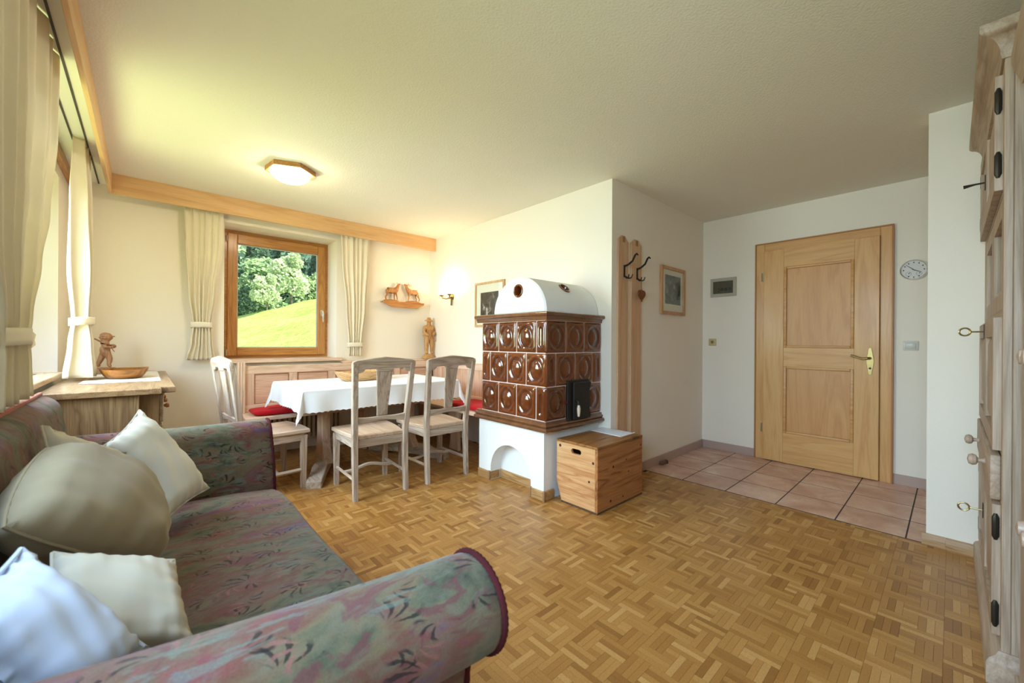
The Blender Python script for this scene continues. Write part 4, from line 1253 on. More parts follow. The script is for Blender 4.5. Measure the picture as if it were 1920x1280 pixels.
rd = cloth('cord_red', srgb(150, 66, 40), 0.9, 300, 0.2, wob=0.3)
g = G()
NP = 120
g.tube([(-0.298, 0.62+1.77*k/NP, 0.914) for k in range(NP+1)], [0.006+0.002*(k % 2) for k in range(NP+1)], 8)
g.obj('fringe', rd, bk)
dk = cloth('cord_dark_red', srgb(64, 18, 22), 0.9, 300, 0.0, wob=0.3)
def arm(yc, side):
    """side +1: the inner face looks to +y"""
    def prof_(x):
        t = (0.47-x)/0.80
        cy = yc+side*0.085*t; cz = 0.630+0.030*t*t; r = 0.090+0.006*t
        P = [(cy+side*0.165, 0.07), (cy+side*0.170, 0.30), (cy+side*0.168, 0.42), (cy+side*0.145, 0.53), (cy+side*0.112, 0.60)]
        P += [(cy+side*r*cos(a), cz+r*sin(a)) for a in [radians(12+248*k/18) for k in range(19)]]
        P += [(cy+side*0.020, 0.515), (cy+side*0.028, 0.44), (cy+side*0.028, 0.07)]
        return P
    xs_ = [-0.34+0.78*k/18 for k in range(19)] + [0.462, 0.475, 0.480]
    sc_ = [1.0]*19+[0.985, 0.95, 0.88]
    g = G(); rings = []
    for x, s in zip(xs_, sc_):
        P = prof_(min(x, 0.47))
        my = sum(p[0] for p in P)/len(P)
        rings.append([g.bm.verts.new((x, my+(p[0]-my)*s, p[1] if p[1] < 0.45 else 0.6+(p[1]-0.6)*s)) for p in P])
    n = len(rings[0])
    for j in range(len(rings)-1):
        for k in range(n): g.bm.faces.new((rings[j][k], rings[j][(k+1) % n], rings[j+1][(k+1) % n], rings[j+1][k]))
    g.bm.faces.new(rings[0][::-1]); g.bm.faces.new(rings[-1])
    a_ = g.obj('armrest', FL, sofa, smooth=50)
    P = prof_(0.47)
    my = sum(p[0] for p in P)/len(P)
    path = []
    for i in range(len(P)-1):
        for k in range(4):
            q0, q1 = P[i], P[i+1]; t = k/4
            y_, z_ = q0[0]+(q1[0]-q0[0])*t, q0[1]+(q1[1]-q0[1])*t
            path.append((0.474, my+(y_-my)*0.985, z_ if z_ < 0.5 else 0.6+(z_-0.6)*0.985))
    path.append((0.474, P[-1][0], P[-1][1]))
    G().tube(path, [0.0055+0.0015*(k % 2) for k in range(len(path))], 8).obj('piping', dk, a_)
    inner = [(my+(p[0]-my)*0.80, p[1] if p[1] < 0.45 else 0.6+(p[1]-0.6)*0.84) for p in P]
    G().prism(inner, 0, 0.470, 0.484, 0.004).obj('front_panel', FL, a_)
arm(AY0, 1); arm(AY1, -1)
for (x, y) in ((0.40, 0.71), (0.40, 2.31), (-0.28, 0.76), (-0.28, 2.26)):
    G().lathe([(0.018, 0.0), (0.024, 0.03), (0.030, 0.072), (0.0, 0.072)], (x, y, 0), 12).obj('leg', plain('sofa_foot', srgb(60, 36, 22), 0.4), sofa)

# ------------------------------------------------------------------ pillows: soft quads spanned between their corners
def pillow(cs, th, mat_, label, flange=0.0, soft=0.0, seed=0):
    rn = random.Random(seed); ph = [rn.uniform(0, 6) for _ in range(6)]
    cs = [Vector(c) for c in cs]
    nrm = ((cs[2]-cs[0]).cross(cs[3]-cs[1])).normalized()
    base = min(cs, key=lambda c: c.z)
    r = root('throw_pillow', (sum((c.x for c in cs))/4, sum((c.y for c in cs))/4, base.z), label, 'pillow')
    g = G(); N = 26
    def fn(sgn):
        def f(u, v):
            # pull the sides in between the corners, as a filled case does
            uu, vv = 2*u-1, 2*v-1
            p = (cs[0]*(1-u)+cs[1]*u)*(1-v)+(cs[3]*(1-u)+cs[2]*u)*v
            c0 = (cs[0]+cs[1]+cs[2]+cs[3])/4
            pin = 0.07*((1-uu*uu)*vv**4+(1-vv*vv)*uu**4)
            p = p.lerp(c0, pin+soft*uu*uu*vv*vv)
            fu, fv = max(0, 1-abs(uu)**2.6), max(0, 1-abs(vv)**2.6)
            if flange:
                k = 1-flange
                fu, fv = max(0, 1-(abs(uu)/k)**2.6) if abs(uu) < k else 0, max(0, 1-(abs(vv)/k)**2.6) if abs(vv) < k else 0
            h = th*(fu*fv)**0.45+0.0022*(1-max(abs(uu), abs(vv))**14)
            wr = 0.05*th*(sin(7*uu+ph[0]+3*vv)+sin(11*vv-5*uu+ph[1])+0.7*sin(17*uu*vv+ph[2]))*(fu*fv)**0.3
            edge = (0.006*sin(23*uu+ph[3])+0.006*sin(19*vv+ph[4]))*(1-(fu*fv)**0.3)
            return p+nrm*(sgn*(h+wr*0.6)+edge)
        return f
    g.grid(fn(1), N, N); g.grid(fn(-1), N, N)
    bmesh.ops.remove_doubles(g.bm, verts=g.bm.verts[:], dist=0.0006)
    g.obj('pillow_case', mat_, r, smooth=180)
    g = G()
    ring = []
    for k in range(4):
        for t in range(10):
            s_ = t/10.0
            a, b = cs[k], cs[(k+1) % 4]
            p = a.lerp(b, s_); c0 = sum(cs, Vector())/4
            uu = 2*s_-1
            ring.append(p.lerp(c0, 0.07*(1-uu*uu)+soft*uu*uu))
    g.tube(ring+[ring[0]], 0.0035, 6, cap=False)
    g.obj('seam_piping', mat_, r)
    return r
lin_w = cloth('pillow_white', (0.68, 0.66, 0.58), 0.9, 600, 0.2)
lin_c = cloth('pillow_cream', (0.56, 0.50, 0.38), 0.9, 600, 0.2)
lin_b = cloth('pillow_beige', (0.32, 0.26, 0.16), 0.9, 600, 0.2)
lin_bl = cloth('pillow_skylit_white', (0.56, 0.62, 0.74), 0.9, 600, 0.2)  # white cloth, the blue of the skylight is put into its colour
pillow([ony(262, 768, 2.12), ony(392, 915, 2.06), ony(300, 985, 1.84), ony(190, 838, 2.00)], 0.075, lin_w, 'white cotton pillow standing on its corner against the far sofa arm', 0.05, seed=1)
pillow([ony(78, 798, 1.78), ony(232, 850, 1.86), ony(240, 960, 1.80), ony(112, 985, 1.60)], 0.055, lin_c, 'cream pillow mostly hidden behind the big beige pillow', 0.06, seed=2)
pillow([ony(70, 822, 1.54), ony(272, 905, 1.58), ony(312, 1080, 1.36), ony(-40, 1000, 1.10)], 0.090, lin_b, 'large plain beige pillow in the middle of the sofa', 0.0, 0.16, seed=3)
pillow([ony(98, 1036, 1.15), ony(326, 1050, 1.14), ony(362, 1208, 1.00), ony(60, 1262, 0.98)], 0.048, lin_c, 'cream pillow lying behind the white flanged pillow at the near arm', seed=4)
pillow([ony(40, 1028, 1.00), ony(275, 1215, 0.92), ony(120, 1400, 0.84), ony(-150, 1180, 0.86)], 0.055, lin_bl, 'white flanged pillow with skylight blue put into its colour, nearest to us by the near sofa arm', 0.09, seed=5)

# ------------------------------------------------------------------ curtains
cur = cloth('curtain_cotton', (0.86, 0.79, 0.64), 0.9, 500, 0.1, trans=0.15)
def curtain(org, ax, out, keys, folds, amp, label, tie_z, seed=0, tie_h=0.05):
    """org: point on the rail; ax: unit vector along the rail; out: unit vector into the room;
    keys: (z, left, right, fold depth) along the height, offsets along ax"""
    rn = random.Random(seed); ph = [rn.uniform(0, 6.28) for _ in range(4)]
    org, ax, out = Vector(org), Vector(ax), Vector(out)
    keys = sorted(keys, key=lambda k: -k[0])
    r = root('curtain', org+Vector((0, 0, keys[-1][0]-org.z))+ax*((keys[-1][1]+keys[-1][2])/2), label, 'curtain', 'cream tied-back curtains')
    def at(z):
        for a, b in zip(keys, keys[1:]):
            if a[0] >= z >= b[0]:
                t = (a[0]-z)/(a[0]-b[0]); t = t*t*(3-2*t)
                return [a[i]+(b[i]-a[i])*t for i in (1, 2, 3)]
        return keys[-1][1:]
    def P(u, v):
        z = keys[0][0]+(keys[-1][0]-keys[0][0])*v
        l, rr, dpt = at(z)
        uu = u+0.018*sin(2*pi*u*2+ph[0])
        f = 0.42*sin(2*pi*folds*uu+ph[1]+0.5*sin(3*v+ph[2]))+0.13*sin(2*pi*folds*0.6*uu+ph[3])
        s = l+(rr-l)*u
        return Vector((org.x, org.y, 0))+ax*(s+0.25*dpt*cos(2*pi*folds*uu+ph[1]))+out*(dpt*f*amp)+Vector((0, 0, z))
    g = G(); g.grid(P, folds*14, 70)
    g.obj('curtain_panel', cur, r, smooth=180, solid=0.002)
    l, rr, dpt = at(tie_z)
    # tieback band: an oval sleeve round the gathered cloth
    g = G(); m = (l+rr)/2; hw = (rr-l)/2+0.012; dd = max(0.02, dpt*0.7*amp+0.008)
    def TB(u, v):
        a = 2*pi*u
        return Vector((org.x, org.y, tie_z+tie_h*(v-0.5)+0.006*sin(a)))+ax*(m+hw*cos(a))+out*(dd*sin(a))
    g.grid(TB, 36, 3, closed_u=True)
    tb_ = g.obj('tieback', cur, r, smooth=180, solid=0.003)
    return r, tb_
curtain((0.38, 4.525, 2.365), (1, 0, 0), (0, -1, 0), [(2.365, -0.140, 0.150, 0.030), (2.0, -0.130, 0.140, 0.034), (1.55, -0.105, 0.095, 0.040), (1.255, -0.070, 0.058, 0.032), (1.10, -0.085, 0.066, 0.036), (0.945, -0.118, 0.085, 0.036)], 6, 1.0, 'cream curtain tied back at the left of the back window', 1.255, 1)
curtain((1.74, 4.525, 2.365), (1, 0, 0), (0, -1, 0), [(2.365, -0.165, 0.170, 0.028), (2.0, -0.150, 0.160, 0.032), (1.5, -0.105, 0.125, 0.036), (1.075, -0.070, 0.080, 0.030), (1.0, -0.066, 0.078, 0.030), (0.955, -0.070, 0.080, 0.030)], 6, 1.0, 'cream curtain tied back at the right of the back window', 1.075, 2)
curtain((-0.300, 3.80, 2.365), (0, 1, 0), (1, 0, 0), [(2.365, -0.20, 0.22, 0.024), (2.0, -0.19, 0.20, 0.036), (1.55, -0.16, 0.16, 0.046), (1.24, -0.10, 0.10, 0.034), (1.10, -0.12, 0.12, 0.046), (0.885, -0.17, 0.17, 0.060)], 6, 2.1, 'cream curtain tied back above the sideboard on the left wall', 1.24, 3)
_, tbn = curtain((-0.295, 1.95, 2.365), (0, 1, 0), (1, 0, 0), [(2.365, -0.42, 0.70, 0.030), (2.0, -0.42, 0.64, 0.036), (1.62, -0.40, 0.45, 0.044), (1.40, -0.36, 0.29, 0.044), (1.20, -0.26, 0.15, 0.040), (1.13, -0.24, 0.12, 0.036), (1.05, -0.26, 0.12, 0.044), (0.935, -0.28, 0.14, 0.045)], 7, 1.0, 'cream curtain beside the sofa back, cut by the left picture edge', 1.13, 4)
G().prism([(2.045, 1.12), (2.075, 1.155), (2.135, 1.145), (2.110, 1.125), (2.130, 1.105), (2.060, 1.095)], 0, -0.290, -0.276, 0.003).obj('tieback_bow', cur, tbn.parent)

# ------------------------------------------------------------------ sideboard in the corner and what stands on it
SBZ = 0.862
sb = root('sideboard', (-0.13, 3.75, 0), 'limed oak sideboard in the corner under the left window', 'sideboard')
tp = [(-0.385, 2.93), (0.070, 2.925), (0.070, 2.985), (0.132, 2.985), (0.132, 4.50), (0.070, 4.50), (0.070, 4.59), (-0.385, 4.59)]
G().prism(tp, 2, SBZ-0.034, SBZ, 0.004).obj('top', wood('sideboard_top', srgb(158, 128, 96), srgb(126, 96, 68), 1, 0.35, 12), sb)
G().box((-0.375, 2.995, 0.05), (0.062, 4.57, SBZ-0.034), 0.002).obj('carcass', wood('sideboard_body', srgb(150, 118, 84), srgb(116, 86, 56), 2, 0.5, 12), sb)
G().box((-0.375, 2.952, 0.0), (-0.020, 2.994, SBZ-0.035), 0.003).obj('end_panel', wood('sideboard_end', srgb(176, 148, 112), srgb(126, 98, 68), 2, 0.5, 9), sb)
for k in range(3):
    y0 = 3.03+k*0.49
    dr = G().box((0.062, y0, 0.66), (0.082, y0+0.46, 0.815), 0.004).obj('drawer', oak(1), sb)
    for yy in (y0+0.10, y0+0.36):
        G().lathe([(0.0, 0.030), (0.012, 0.026), (0.014, 0.016), (0.007, 0.006), (0.009, 0.0)], (0.082, yy, 0.74), 12, axis=0).obj('knob', wood('knob_wood', srgb(186, 130, 78), srgb(150, 96, 52), 2, 0.4, 20), dr)
    dd_ = G().box((0.062, y0, 0.10), (0.080, y0+0.46, 0.645), 0.004).obj('cupboard_door', oak(2), sb)
    G().lathe([(0.0, 0.028), (0.012, 0.024), (0.007, 0.006), (0.009, 0.0)], (0.080, y0+0.05, 0.42), 12, axis=0).obj('knob', wood('knob_wood', srgb(186, 130, 78), srgb(150, 96, 52), 2, 0.4, 20), dd_)
G().box((-0.36, 3.0, 0.0), (0.05, 4.56, 0.0505)).obj('plinth', oak(1), sb)
ru = G()
def run(u, v):
    x = -0.285+0.365*u; y = 3.43+1.05*v
    e = 0.004*sin(u*60) if v < 0.01 or v > 0.99 else 0
    return Vector((x, y+e, SBZ+0.0016+0.0006*sin(x*30+y*12)))
ru.grid(run, 40, 40)
tag(ru.obj('table_runner', cloth('runner_linen', (0.66, 0.60, 0.50), 0.9, 500, 0.2), smooth=180, solid=0.001), 'white scalloped runner cloth along the sideboard top', 'runner')
bowl('wooden_bowl', (-0.100, 3.80, SBZ+0.0025), 0.25, 0.34, 0.062, 'brown wooden bowl on the sideboard runner', wood('bowl_brown', srgb(176, 118, 54), srgb(128, 78, 28), 0, 0.35, 8))

def figure(name, c, H, label, mat_, kind):
    """carved standing figure: one continuous body, with hat and gear as parts"""
    c = Vector(c); s = H
    r = root(name, c, label, 'figurine')
    def V(x, y, z): return c+Vector((x*s, y*s, z*s))
    if kind == 'hunter':
        b0 = 0.11
        J = [V(0, 0, .52), V(0, 0, .60), V(0, -.005, .70), V(0, -.005, .775), V(0, -.01, .815), V(0, -.015, .87), V(0, -.01, .905),   # pelvis..head
             V(-.055, 0, .50), V(-.062, -.02, .33), V(-.060, .0, .155), V(-.066, -.055, .125),                                          # left leg
             V(.058, 0, .50), V(.075, -.035, .34), V(.080, -.01, .155), V(.090, -.06, .125),                                           # right leg
             V(-.095, 0, .745), V(-.135, -.02, .63), V(-.075, -.095, .565), V(-.03, -.11, .55),                                         # left arm
             V(.095, 0, .745), V(.145, -.01, .635), V(.090, -.10, .60), V(.045, -.115, .575)]
        E = [(0, 1), (1, 2), (2, 3), (3, 4), (4, 5), (5, 6), (0, 7), (7, 8), (8, 9), (9, 10), (0, 11), (11, 12), (12, 13), (13, 14), (3, 15), (15, 16), (16, 17), (17, 18), (3, 19), (19, 20), (20, 21), (21, 22)]
        R = [.080, .078, .088, .070, .032, .050, .044, .060, .044, .032, .026, .060, .044, .032, .026, .044, .038, .028, .024, .044, .038, .028, .024]
        skin('body', mat_, r, J, E, [x*s for x in R], fat=1.28)
        q = Matrix.Rotation(radians(8), 4, 'X')
        G().lathe([(0, .075*s), (.035*s, .070*s), (.052*s, .045*s), (.056*s, .015*s), (.098*s, -.004*s), (.104*s, -.014*s), (.055*s, -.004*s), (0, 0)], V(0, -.012, .915), 20, mtx=q).obj('hat', mat_, r, smooth=60)
        G().ball(V(0, -.062, .872), .011*s, 8).obj('nose', mat_, r)
        G().box(V(-.055, .055, .58), V(.095, .14, .76), .02*s, 2).obj('rucksack', mat_, r)
        G().tube([V(.13, -.09, .42), V(.10, -.10, .52), V(.02, -.11, .60)], [.012*s, .010*s, .010*s], 8).obj('walking_stick', mat_, r)
        g = G(); g.lathe([(.155*s, 0), (.165*s, .03*s), (.145*s, .08*s), (.110*s, .115*s), (0, .125*s)], c, 14, 1.0, 0.8)
        for v in g.bm.verts: v.co += Vector((sin(v.co.z*90+v.co.x*70), cos(v.co.y*80), 0))*0.006*s
        g.obj('base', mat_, r, smooth=25)
    else:
        J = [V(0, 0, .42), V(0, 0, .52), V(0, 0, .63), V(0, 0, .70), V(.0, 0, .735), V(.02, 0, .82), V(.02, 0, .875),
             V(-.03, .055, .40), V(-.085, .06, .24), V(-.135, .06, .10), V(-.10, .06, .055),
             V(.05, -.055, .40), V(.10, -.06, .25), V(.075, -.06, .09), V(.13, -.06, .055),
             V(-.02, .12, .665), V(.0, .18, .58), V(.10, .12, .60), V(.15, .07, .61),
             V(-.02, -.12, .665), V(.01, -.18, .585), V(.11, -.11, .57), V(.16, -.05, .58)]
        E = [(0, 1), (1, 2), (2, 3), (3, 4), (4, 5), (5, 6), (0, 7), (7, 8), (8, 9), (9, 10), (0, 11), (11, 12), (12, 13), (13, 14), (3, 15), (15, 16), (16, 17), (17, 18), (3, 19), (19, 20), (20, 21), (21, 22)]
        R = [.115, .120, .115, .085, .070, .165, .150, .085, .065, .045, .040, .085, .065, .045, .040, .055, .048, .040, .036, .055, .048, .040, .036]
        skin('body', mat_, r, J, E, [x*s for x in R], fat=0.98)
        q = Matrix.Rotation(radians(12), 4, 'Y')
        G().lathe([(0, .10*s), (.06*s, .092*s), (.112*s, .055*s), (.130*s, .01*s), (.130*s, -.005*s), (0, 0)], V(.020, 0, .862), 20, mtx=q).obj('cap', mat_, r, smooth=60)
        G().prism([(c.x+s*(.02+.17*cos(t)), c.y+s*.12*sin(t)) for t in [-pi/2+pi*k/12 for k in range(13)]], 2, c.z+.845*s, c.z+.875*s, .006*s).obj('cap_brim', mat_, r)
        G().ball(V(.115, 0, .80), .022*s, 8).obj('nose', mat_, r)
        g = G(); g.tube([V(-.20, .10, .80), V(-.05, .08, .70), V(.10, .04, .62)], [.018*s, .020*s, .022*s], 8); g.ball(V(.15, .02, .60), .07*s, 12, (1, .5, .8))
        g.obj('fiddle', mat_, r)
        G().tube([V(.05, -.12, .66), V(.12, -.02, .57), V(.18, .02, .45)], .010*s, 6).obj('bow', mat_, r)
        G().lathe([(.24*s, -.13*s), (.26*s, -.08*s), (.25*s, .0), (.20*s, .035*s), (0, .04*s)], c, 18, 1.0, 0.8).obj('base', mat_, r, smooth=40)
    return r
figure('carved_boy', (-0.222, 4.33, SBZ+0.0028+0.13*0.285), 0.285, 'carved wooden boy in a brimmed cap on the sideboard by the curtain', wood('carved_dark', srgb(178, 132, 92), srgb(146, 102, 68), 2, 0.55, 30), 'boy')
figure('carved_hunter', (2.655, 4.475, BT+0.0185), 0.53, 'carved wooden hiker with hat and rucksack standing in the bench corner', carved(2), 'hunter')

# ------------------------------------------------------------------ stags on their little shelf
ws = root('wall_shelf', (2.34, 4.56, 1.54), 'small pine shelf with slanted ends on the back wall', 'shelf')
G().prism([(2.075, 1.587), (2.605, 1.587), (2.605, 1.573), (2.505, 1.530), (2.175, 1.530), (2.075, 1.573)], 1, 4.505, 4.519, 0.002).obj('shelf_front', wood('shelf_pine', srgb(206, 148, 84), srgb(170, 108, 52), 0, 0.45, 12), ws)
G().box((2.070, 4.505, 1.5875), (2.610, 4.598, 1.600), 0.003).obj('shelf_board', wood('shelf_pine', srgb(206, 148, 84), srgb(170, 108, 52), 0, 0.45, 12), ws)
def stag(c, d, antlers, label):
    """d = +1 looks to +x; head thrown up, legs braced"""
    c = Vector(c); k = 0.215
    r = root('carved_stag', c, label, 'figurine', 'carved stags on the wall shelf')
    m = wood('stag_wood', srgb(196, 138, 78), srgb(158, 102, 52), 2, 0.5, 30)
    def V(x, y, z): return c+Vector((d*x*k, y*k, z*k))
    J = [V(-.05, 0, .62), V(.12, 0, .60), V(.27, 0, .64), V(.36, 0, .76), V(.42, 0, .90), V(.47, 0, .99), V(.56, 0, 1.04), V(-.25, 0, .63), V(-.31, 0, .66),
         V(.24, .07, .50), V(.22, .075, .30), V(.25, .075, .10),
         V(.25, -.07, .50), V(.31, -.075, .30), V(.34, -.075, .10),
         V(-.24, .07, .50), V(-.20, .075, .36), V(-.27, .075, .25), V(-.25, .075, .10),
         V(-.26, -.07, .50), V(-.30, -.075, .36), V(-.38, -.075, .25), V(-.36, -.075, .10)]
    E = [(0, 1), (1, 2), (2, 3), (3, 4), (4, 5), (5, 6), (0, 7), (7, 8), (2, 9), (9, 10), (10, 11), (2, 12), (12, 13), (13, 14), (7, 15), (15, 16), (16, 17), (17, 18), (7, 19), (19, 20), (20, 21), (21, 22)]
    R = [.125, .130, .125, .090, .062, .055, .030, .120, .03, .050, .028, .022, .050, .028, .022, .055, .036, .026, .022, .055, .036, .026, .022]
    skin('body', m, r, J, E, [x*k for x in R])
    g = G()
    for s in (-1, 1): g.ball(V(.40, s*.06, .97), .030*k, 8, (1, 1.4, .6))
    g.obj('ears', m, r)
    if antlers:
        g = G()
        for s in (-1, 1):
            g.tube([V(.43, s*.03, 1.0), V(.34, s*.08, 1.03), V(.22, s*.11, .98), V(.10, s*.10, .93)], [.016*k, .014*k, .012*k, .006*k], 6)
            for (x, z) in ((.34, 1.03), (.26, 1.0), (.17, .96)): g.tube([V(x, s*.09, z), V(x+.01, s*.10, z+.07), V(x-.01, s*.10, z+.13)], [.011*k, .009*k, .004*k], 6)
        g.obj('antlers', m, r)
    else:
        g = G()
        for s in (-1, 1): g.tube([V(.42, s*.03, 1.0), V(.36, s*.05, 1.06), V(.33, s*.06, 1.12)], [.012*k, .010*k, .005*k], 6)
        g.obj('antler_buds', m, r)
    g = G(); g.lathe([(.50*k, 0), (.50*k, .03*k), (.36*k, .09*k), (0, .12*k)], c, 18, 1.0, 0.34); g.obj('mound', m, r, smooth=40)
    return r
stag((2.185, 4.552, 1.600), 1, False, 'carved stag looking towards the antlered stag on the wall shelf')
stag((2.475, 4.552, 1.600), -1, True, 'carved stag with large antlers at the corner end of the wall shelf')

# ------------------------------------------------------------------ lamps
lc = Vector((0.815, 3.40, ZC))
cl = root('ceiling_lamp', lc, 'hexagonal wooden ceiling lamp with lit white glass bowl', 'lamp')
hexo = [(lc.x+0.172*cos(radians(30+60*k+8)), lc.y+0.172*sin(radians(30+60*k+8))) for k in range(6)]
hexi = [(lc.x+0.150*cos(radians(30+60*k+8)), lc.y+0.150*sin(radians(30+60*k+8))) for k in range(6)]
lw = wood('lamp_wood', srgb(196, 146, 84), srgb(150, 100, 50), 0, 0.45, 16)
for k in range(6):
    a, b, c_, d_ = hexo[k], hexo[(k+1) % 6], hexi[(k+1) % 6], hexi[k]
    G().prism([a, b, c_, d_], 2, ZC-0.036, ZC-0.0005, 0.001).obj('frame_side', lw, cl)
gl = plain('lit_opal_glass', (0.9, 0.86, 0.78), 0.3, emit=(1.0, 0.84, 0.58), estr=55.0)
g = G()
rr_ = [0.0, 0.03, 0.06, 0.09, 0.115, 0.135, 0.146]
g.lathe([(r_*0.95, -0.026-0.080*sqrt(max(0, 1-(r_/0.146)**2))) for r_ in rr_] + [(0.142, -0.020)], lc, 6 if False else 24)
g.obj('glass_bowl', gl, cl, smooth=180)
sc = onx(848, 552, XB)
sl_ = root('wall_lamp', (XB, sc.y, sc.z-0.10), 'brass double wall lamp glowing beside the corner', 'lamp')
G().lathe([(0, 0.022), (0.026, 0.018), (0.036, 0.006), (0.038, 0.0)], (XB, sc.y, sc.z-0.03), 18, axis=0, mtx=Matrix.Scale(-1, 4)).obj('wall_plate', brass, sl_)
G().tube([(XB-0.018, sc.y-0.005, sc.z-0.05), (XB-0.022, sc.y-0.005, sc.z-0.13), (XB-0.022, sc.y-0.025, sc.z-0.135), (XB-0.020, sc.y-0.025, sc.z-0.06)], 0.006, 8).obj('pull_loop', brass, sl_)
shade_m = plain('lit_shade', (0.95, 0.88, 0.72), 0.4, emit=(1.0, 0.80, 0.48), estr=9.0)
for s in (-1, 1):
    y = sc.y+s*0.085
    a_ = G().tube([(XB-0.02, sc.y, sc.z-0.03), (XB-0.06, sc.y+s*0.03, sc.z-0.055), (XB-0.09, y-s*0.01, sc.z-0.045), (XB-0.095, y, sc.z-0.015)], 0.007, 8).obj('arm', brass, sl_)
    G().lathe([(0.0, -0.018), (0.020, -0.012), (0.030, 0.0), (0.026, 0.004), (0.0, -0.002)], (XB-0.095, y, sc.z-0.010), 16).obj('cup', brass, a_)
    G().lathe([(0.018, 0.0), (0.032, 0.020), (0.042, 0.055), (0.038, 0.056), (0.028, 0.022), (0.014, 0.003)], (XB-0.095, y, sc.z-0.008), 18).obj('shade', shade_m, a_)
    light('wall_lamp_bulb', 'POINT', 4.0, (1.0, 0.78, 0.48), (XB-0.095, y, sc.z+0.055), shadow_soft_size=0.015)

# ------------------------------------------------------------------ pictures, coat rack, small wall things
def picture_x(name, x, y0, y1, z0, z1, fw, mw, label, prnt, fm):
    r = root(name, (x, (y0+y1)/2, z0), label, 'picture')
    G().frame('x', y0, z0, y1, z1, fw, x-0.022, x).obj('picture_frame', fm, r)
    G().box((x-0.012, y0+fw, z0+fw), (x-0.004, y1-fw, z1-fw)).obj('mat_board', plain('mat_cream', (0.78, 0.73, 0.62), 0.8), r)
    G().box((x-0.0130, y0+fw+mw, z0+fw+mw*1.2), (x-0.0118, y1-fw-mw, z1-fw-mw*1.2)).obj('photograph', prnt, r)
    G().box((x-0.0165, y0+fw, z0+fw), (x-0.0150, y1-fw, z1-fw)).obj('picture_glass', glass_pane(), r)
picture_x('framed_picture', XB, 3.105, 3.600, 1.285, 1.770, 0.022, 0.075, 'framed old photograph on the wall behind the tile stove', photo_print('photo_one', srgb(58, 48, 42), srgb(92, 80, 72), srgb(214, 204, 196), 16, 1.3, 0.46, 0.72), wood('frame_pine', srgb(214, 178, 130), srgb(184, 142, 94), 2, 0.45, 20))
def picture_y(name, y, x0, x1, z0, z1, fw, mw, label, prnt, fm):
    r = root(name, ((x0+x1)/2, y, z0), label, 'picture')
    G().frame('y', x0, z0, x1, z1, fw, y-0.024, y).obj('picture_frame', fm, r)
    G().box((x0+fw, y-0.012, z0+fw), (x1-fw, y-0.004, z1-fw)).obj('mat_board', plain('mat_cream', (0.78, 0.73, 0.62), 0.8), r)
    G().box((x0+fw+mw, y-0.0132, z0+fw+mw*1.25), (x1-fw-mw, y-0.0118, z1-fw-mw*0.9)).obj('photograph', prnt, r)
    G().box((x0+fw, y-0.0172, z0+fw), (x1-fw, y-0.0155, z1-fw)).obj('picture_glass', glass_pane(), r)
picture_y('framed_picture', YE, 3.515, 4.000, 1.395, 1.848, 0.030, 0.055, 'framed dark photograph on the hallway wall beside the coat rack', photo_print('photo_two', srgb(40, 42, 38), srgb(78, 78, 70), srgb(170, 160, 140), 16, 4.1, 0.40, 0.74), wood('frame_beech', srgb(208, 166, 124), srgb(180, 132, 92), 2, 0.45, 20))
rk = wood('rack_wood', srgb(212, 174, 138), srgb(196, 152, 114), 2, 0.45, 7, fine=0.5)
blk = plain('wrought_iron', (0.02, 0.02, 0.022), 0.45, 0.6)
for i, (x0, x1, lab, hx_) in enumerate(((2.812, 2.962, 'tall coat rack board with iron hook, next to the stove corner', 2.897), (3.008, 3.170, 'tall coat rack board with iron hook, the heart hanging from it', 3.095))):
    r = root('coat_rack', ((x0+x1)/2, YE, 0.10), lab, 'coat rack', 'coat rack boards in the hallway')
    G().prism([(x0, 0.10), (x1, 0.10), (x1, 1.955), (x1-0.055, 2.000), (x0+0.055, 2.000), (x0, 1.965)], 1, YE-0.016, YE, 0.003).obj('board', rk, r)
    for k in range(3): G().box(((x0+x1)/2-0.016+k*0.014, YE-0.0172, 1.945), ((x0+x1)/2-0.010+k*0.014, YE-0.0150, 1.992)).obj('carved_flute', plain('flute_dark', srgb(120, 78, 44), 0.7), r)
    h_ = G().box((hx_-0.010, YE-0.022, 1.660), (hx_+0.010, YE-0.015, 1.760), 0.002).obj('hook', blk, r)
    y = YE-0.022
    G().tube([(hx_, y, 1.750), (hx_+0.012, y-0.025, 1.762), (hx_+0.032, y-0.050, 1.79), (hx_+0.046, y-0.066, 1.838), (hx_+0.054, y-0.074, 1.850), (hx_+0.066, y-0.080, 1.838)], [0.008, 0.008, 0.008, 0.008, 0.007, 0.006], 8).obj('hat_arm', blk, h_)
    for s in (0, 1):
        G().tube([(hx_, y, 1.668), (hx_+0.008+0.012*s, y-0.014-0.010*s, 1.650), (hx_+0.014+0.020*s, y-0.024-0.016*s, 1.656), (hx_+0.016+0.026*s, y-0.028-0.018*s, 1.682)], [0.006, 0.006, 0.005, 0.004], 8).obj('coat_prong', blk, h_)
hc = ony(1203, 552, YE-0.055)
ht = root('heart_pendant', (hc.x, hc.y, hc.z), 'small rust brown heart hanging from the coat hook', 'pendant')
hp = [(hc.x+0.0037*16*sin(t)**3, hc.z+0.0030*(13*cos(t)-5*cos(2*t)-2*cos(3*t)-cos(4*t))+(-0.012*(1-cos(t))/2 if cos(t) < 0 else 0)) for t in [2*pi*k/40 for k in range(40)]]
G().prism(hp, 1, hc.y-0.006, hc.y+0.006, 0.003).obj('heart', plain('rust_iron', srgb(120, 66, 34), 0.6, 0.2), ht)
G().tube([(hc.x, hc.y, hc.z+0.028), (hc.x-0.004, hc.y, 1.655)], 0.0022, 6).obj('cord', plain('cord_brown', srgb(110, 80, 48), 0.8), ht)
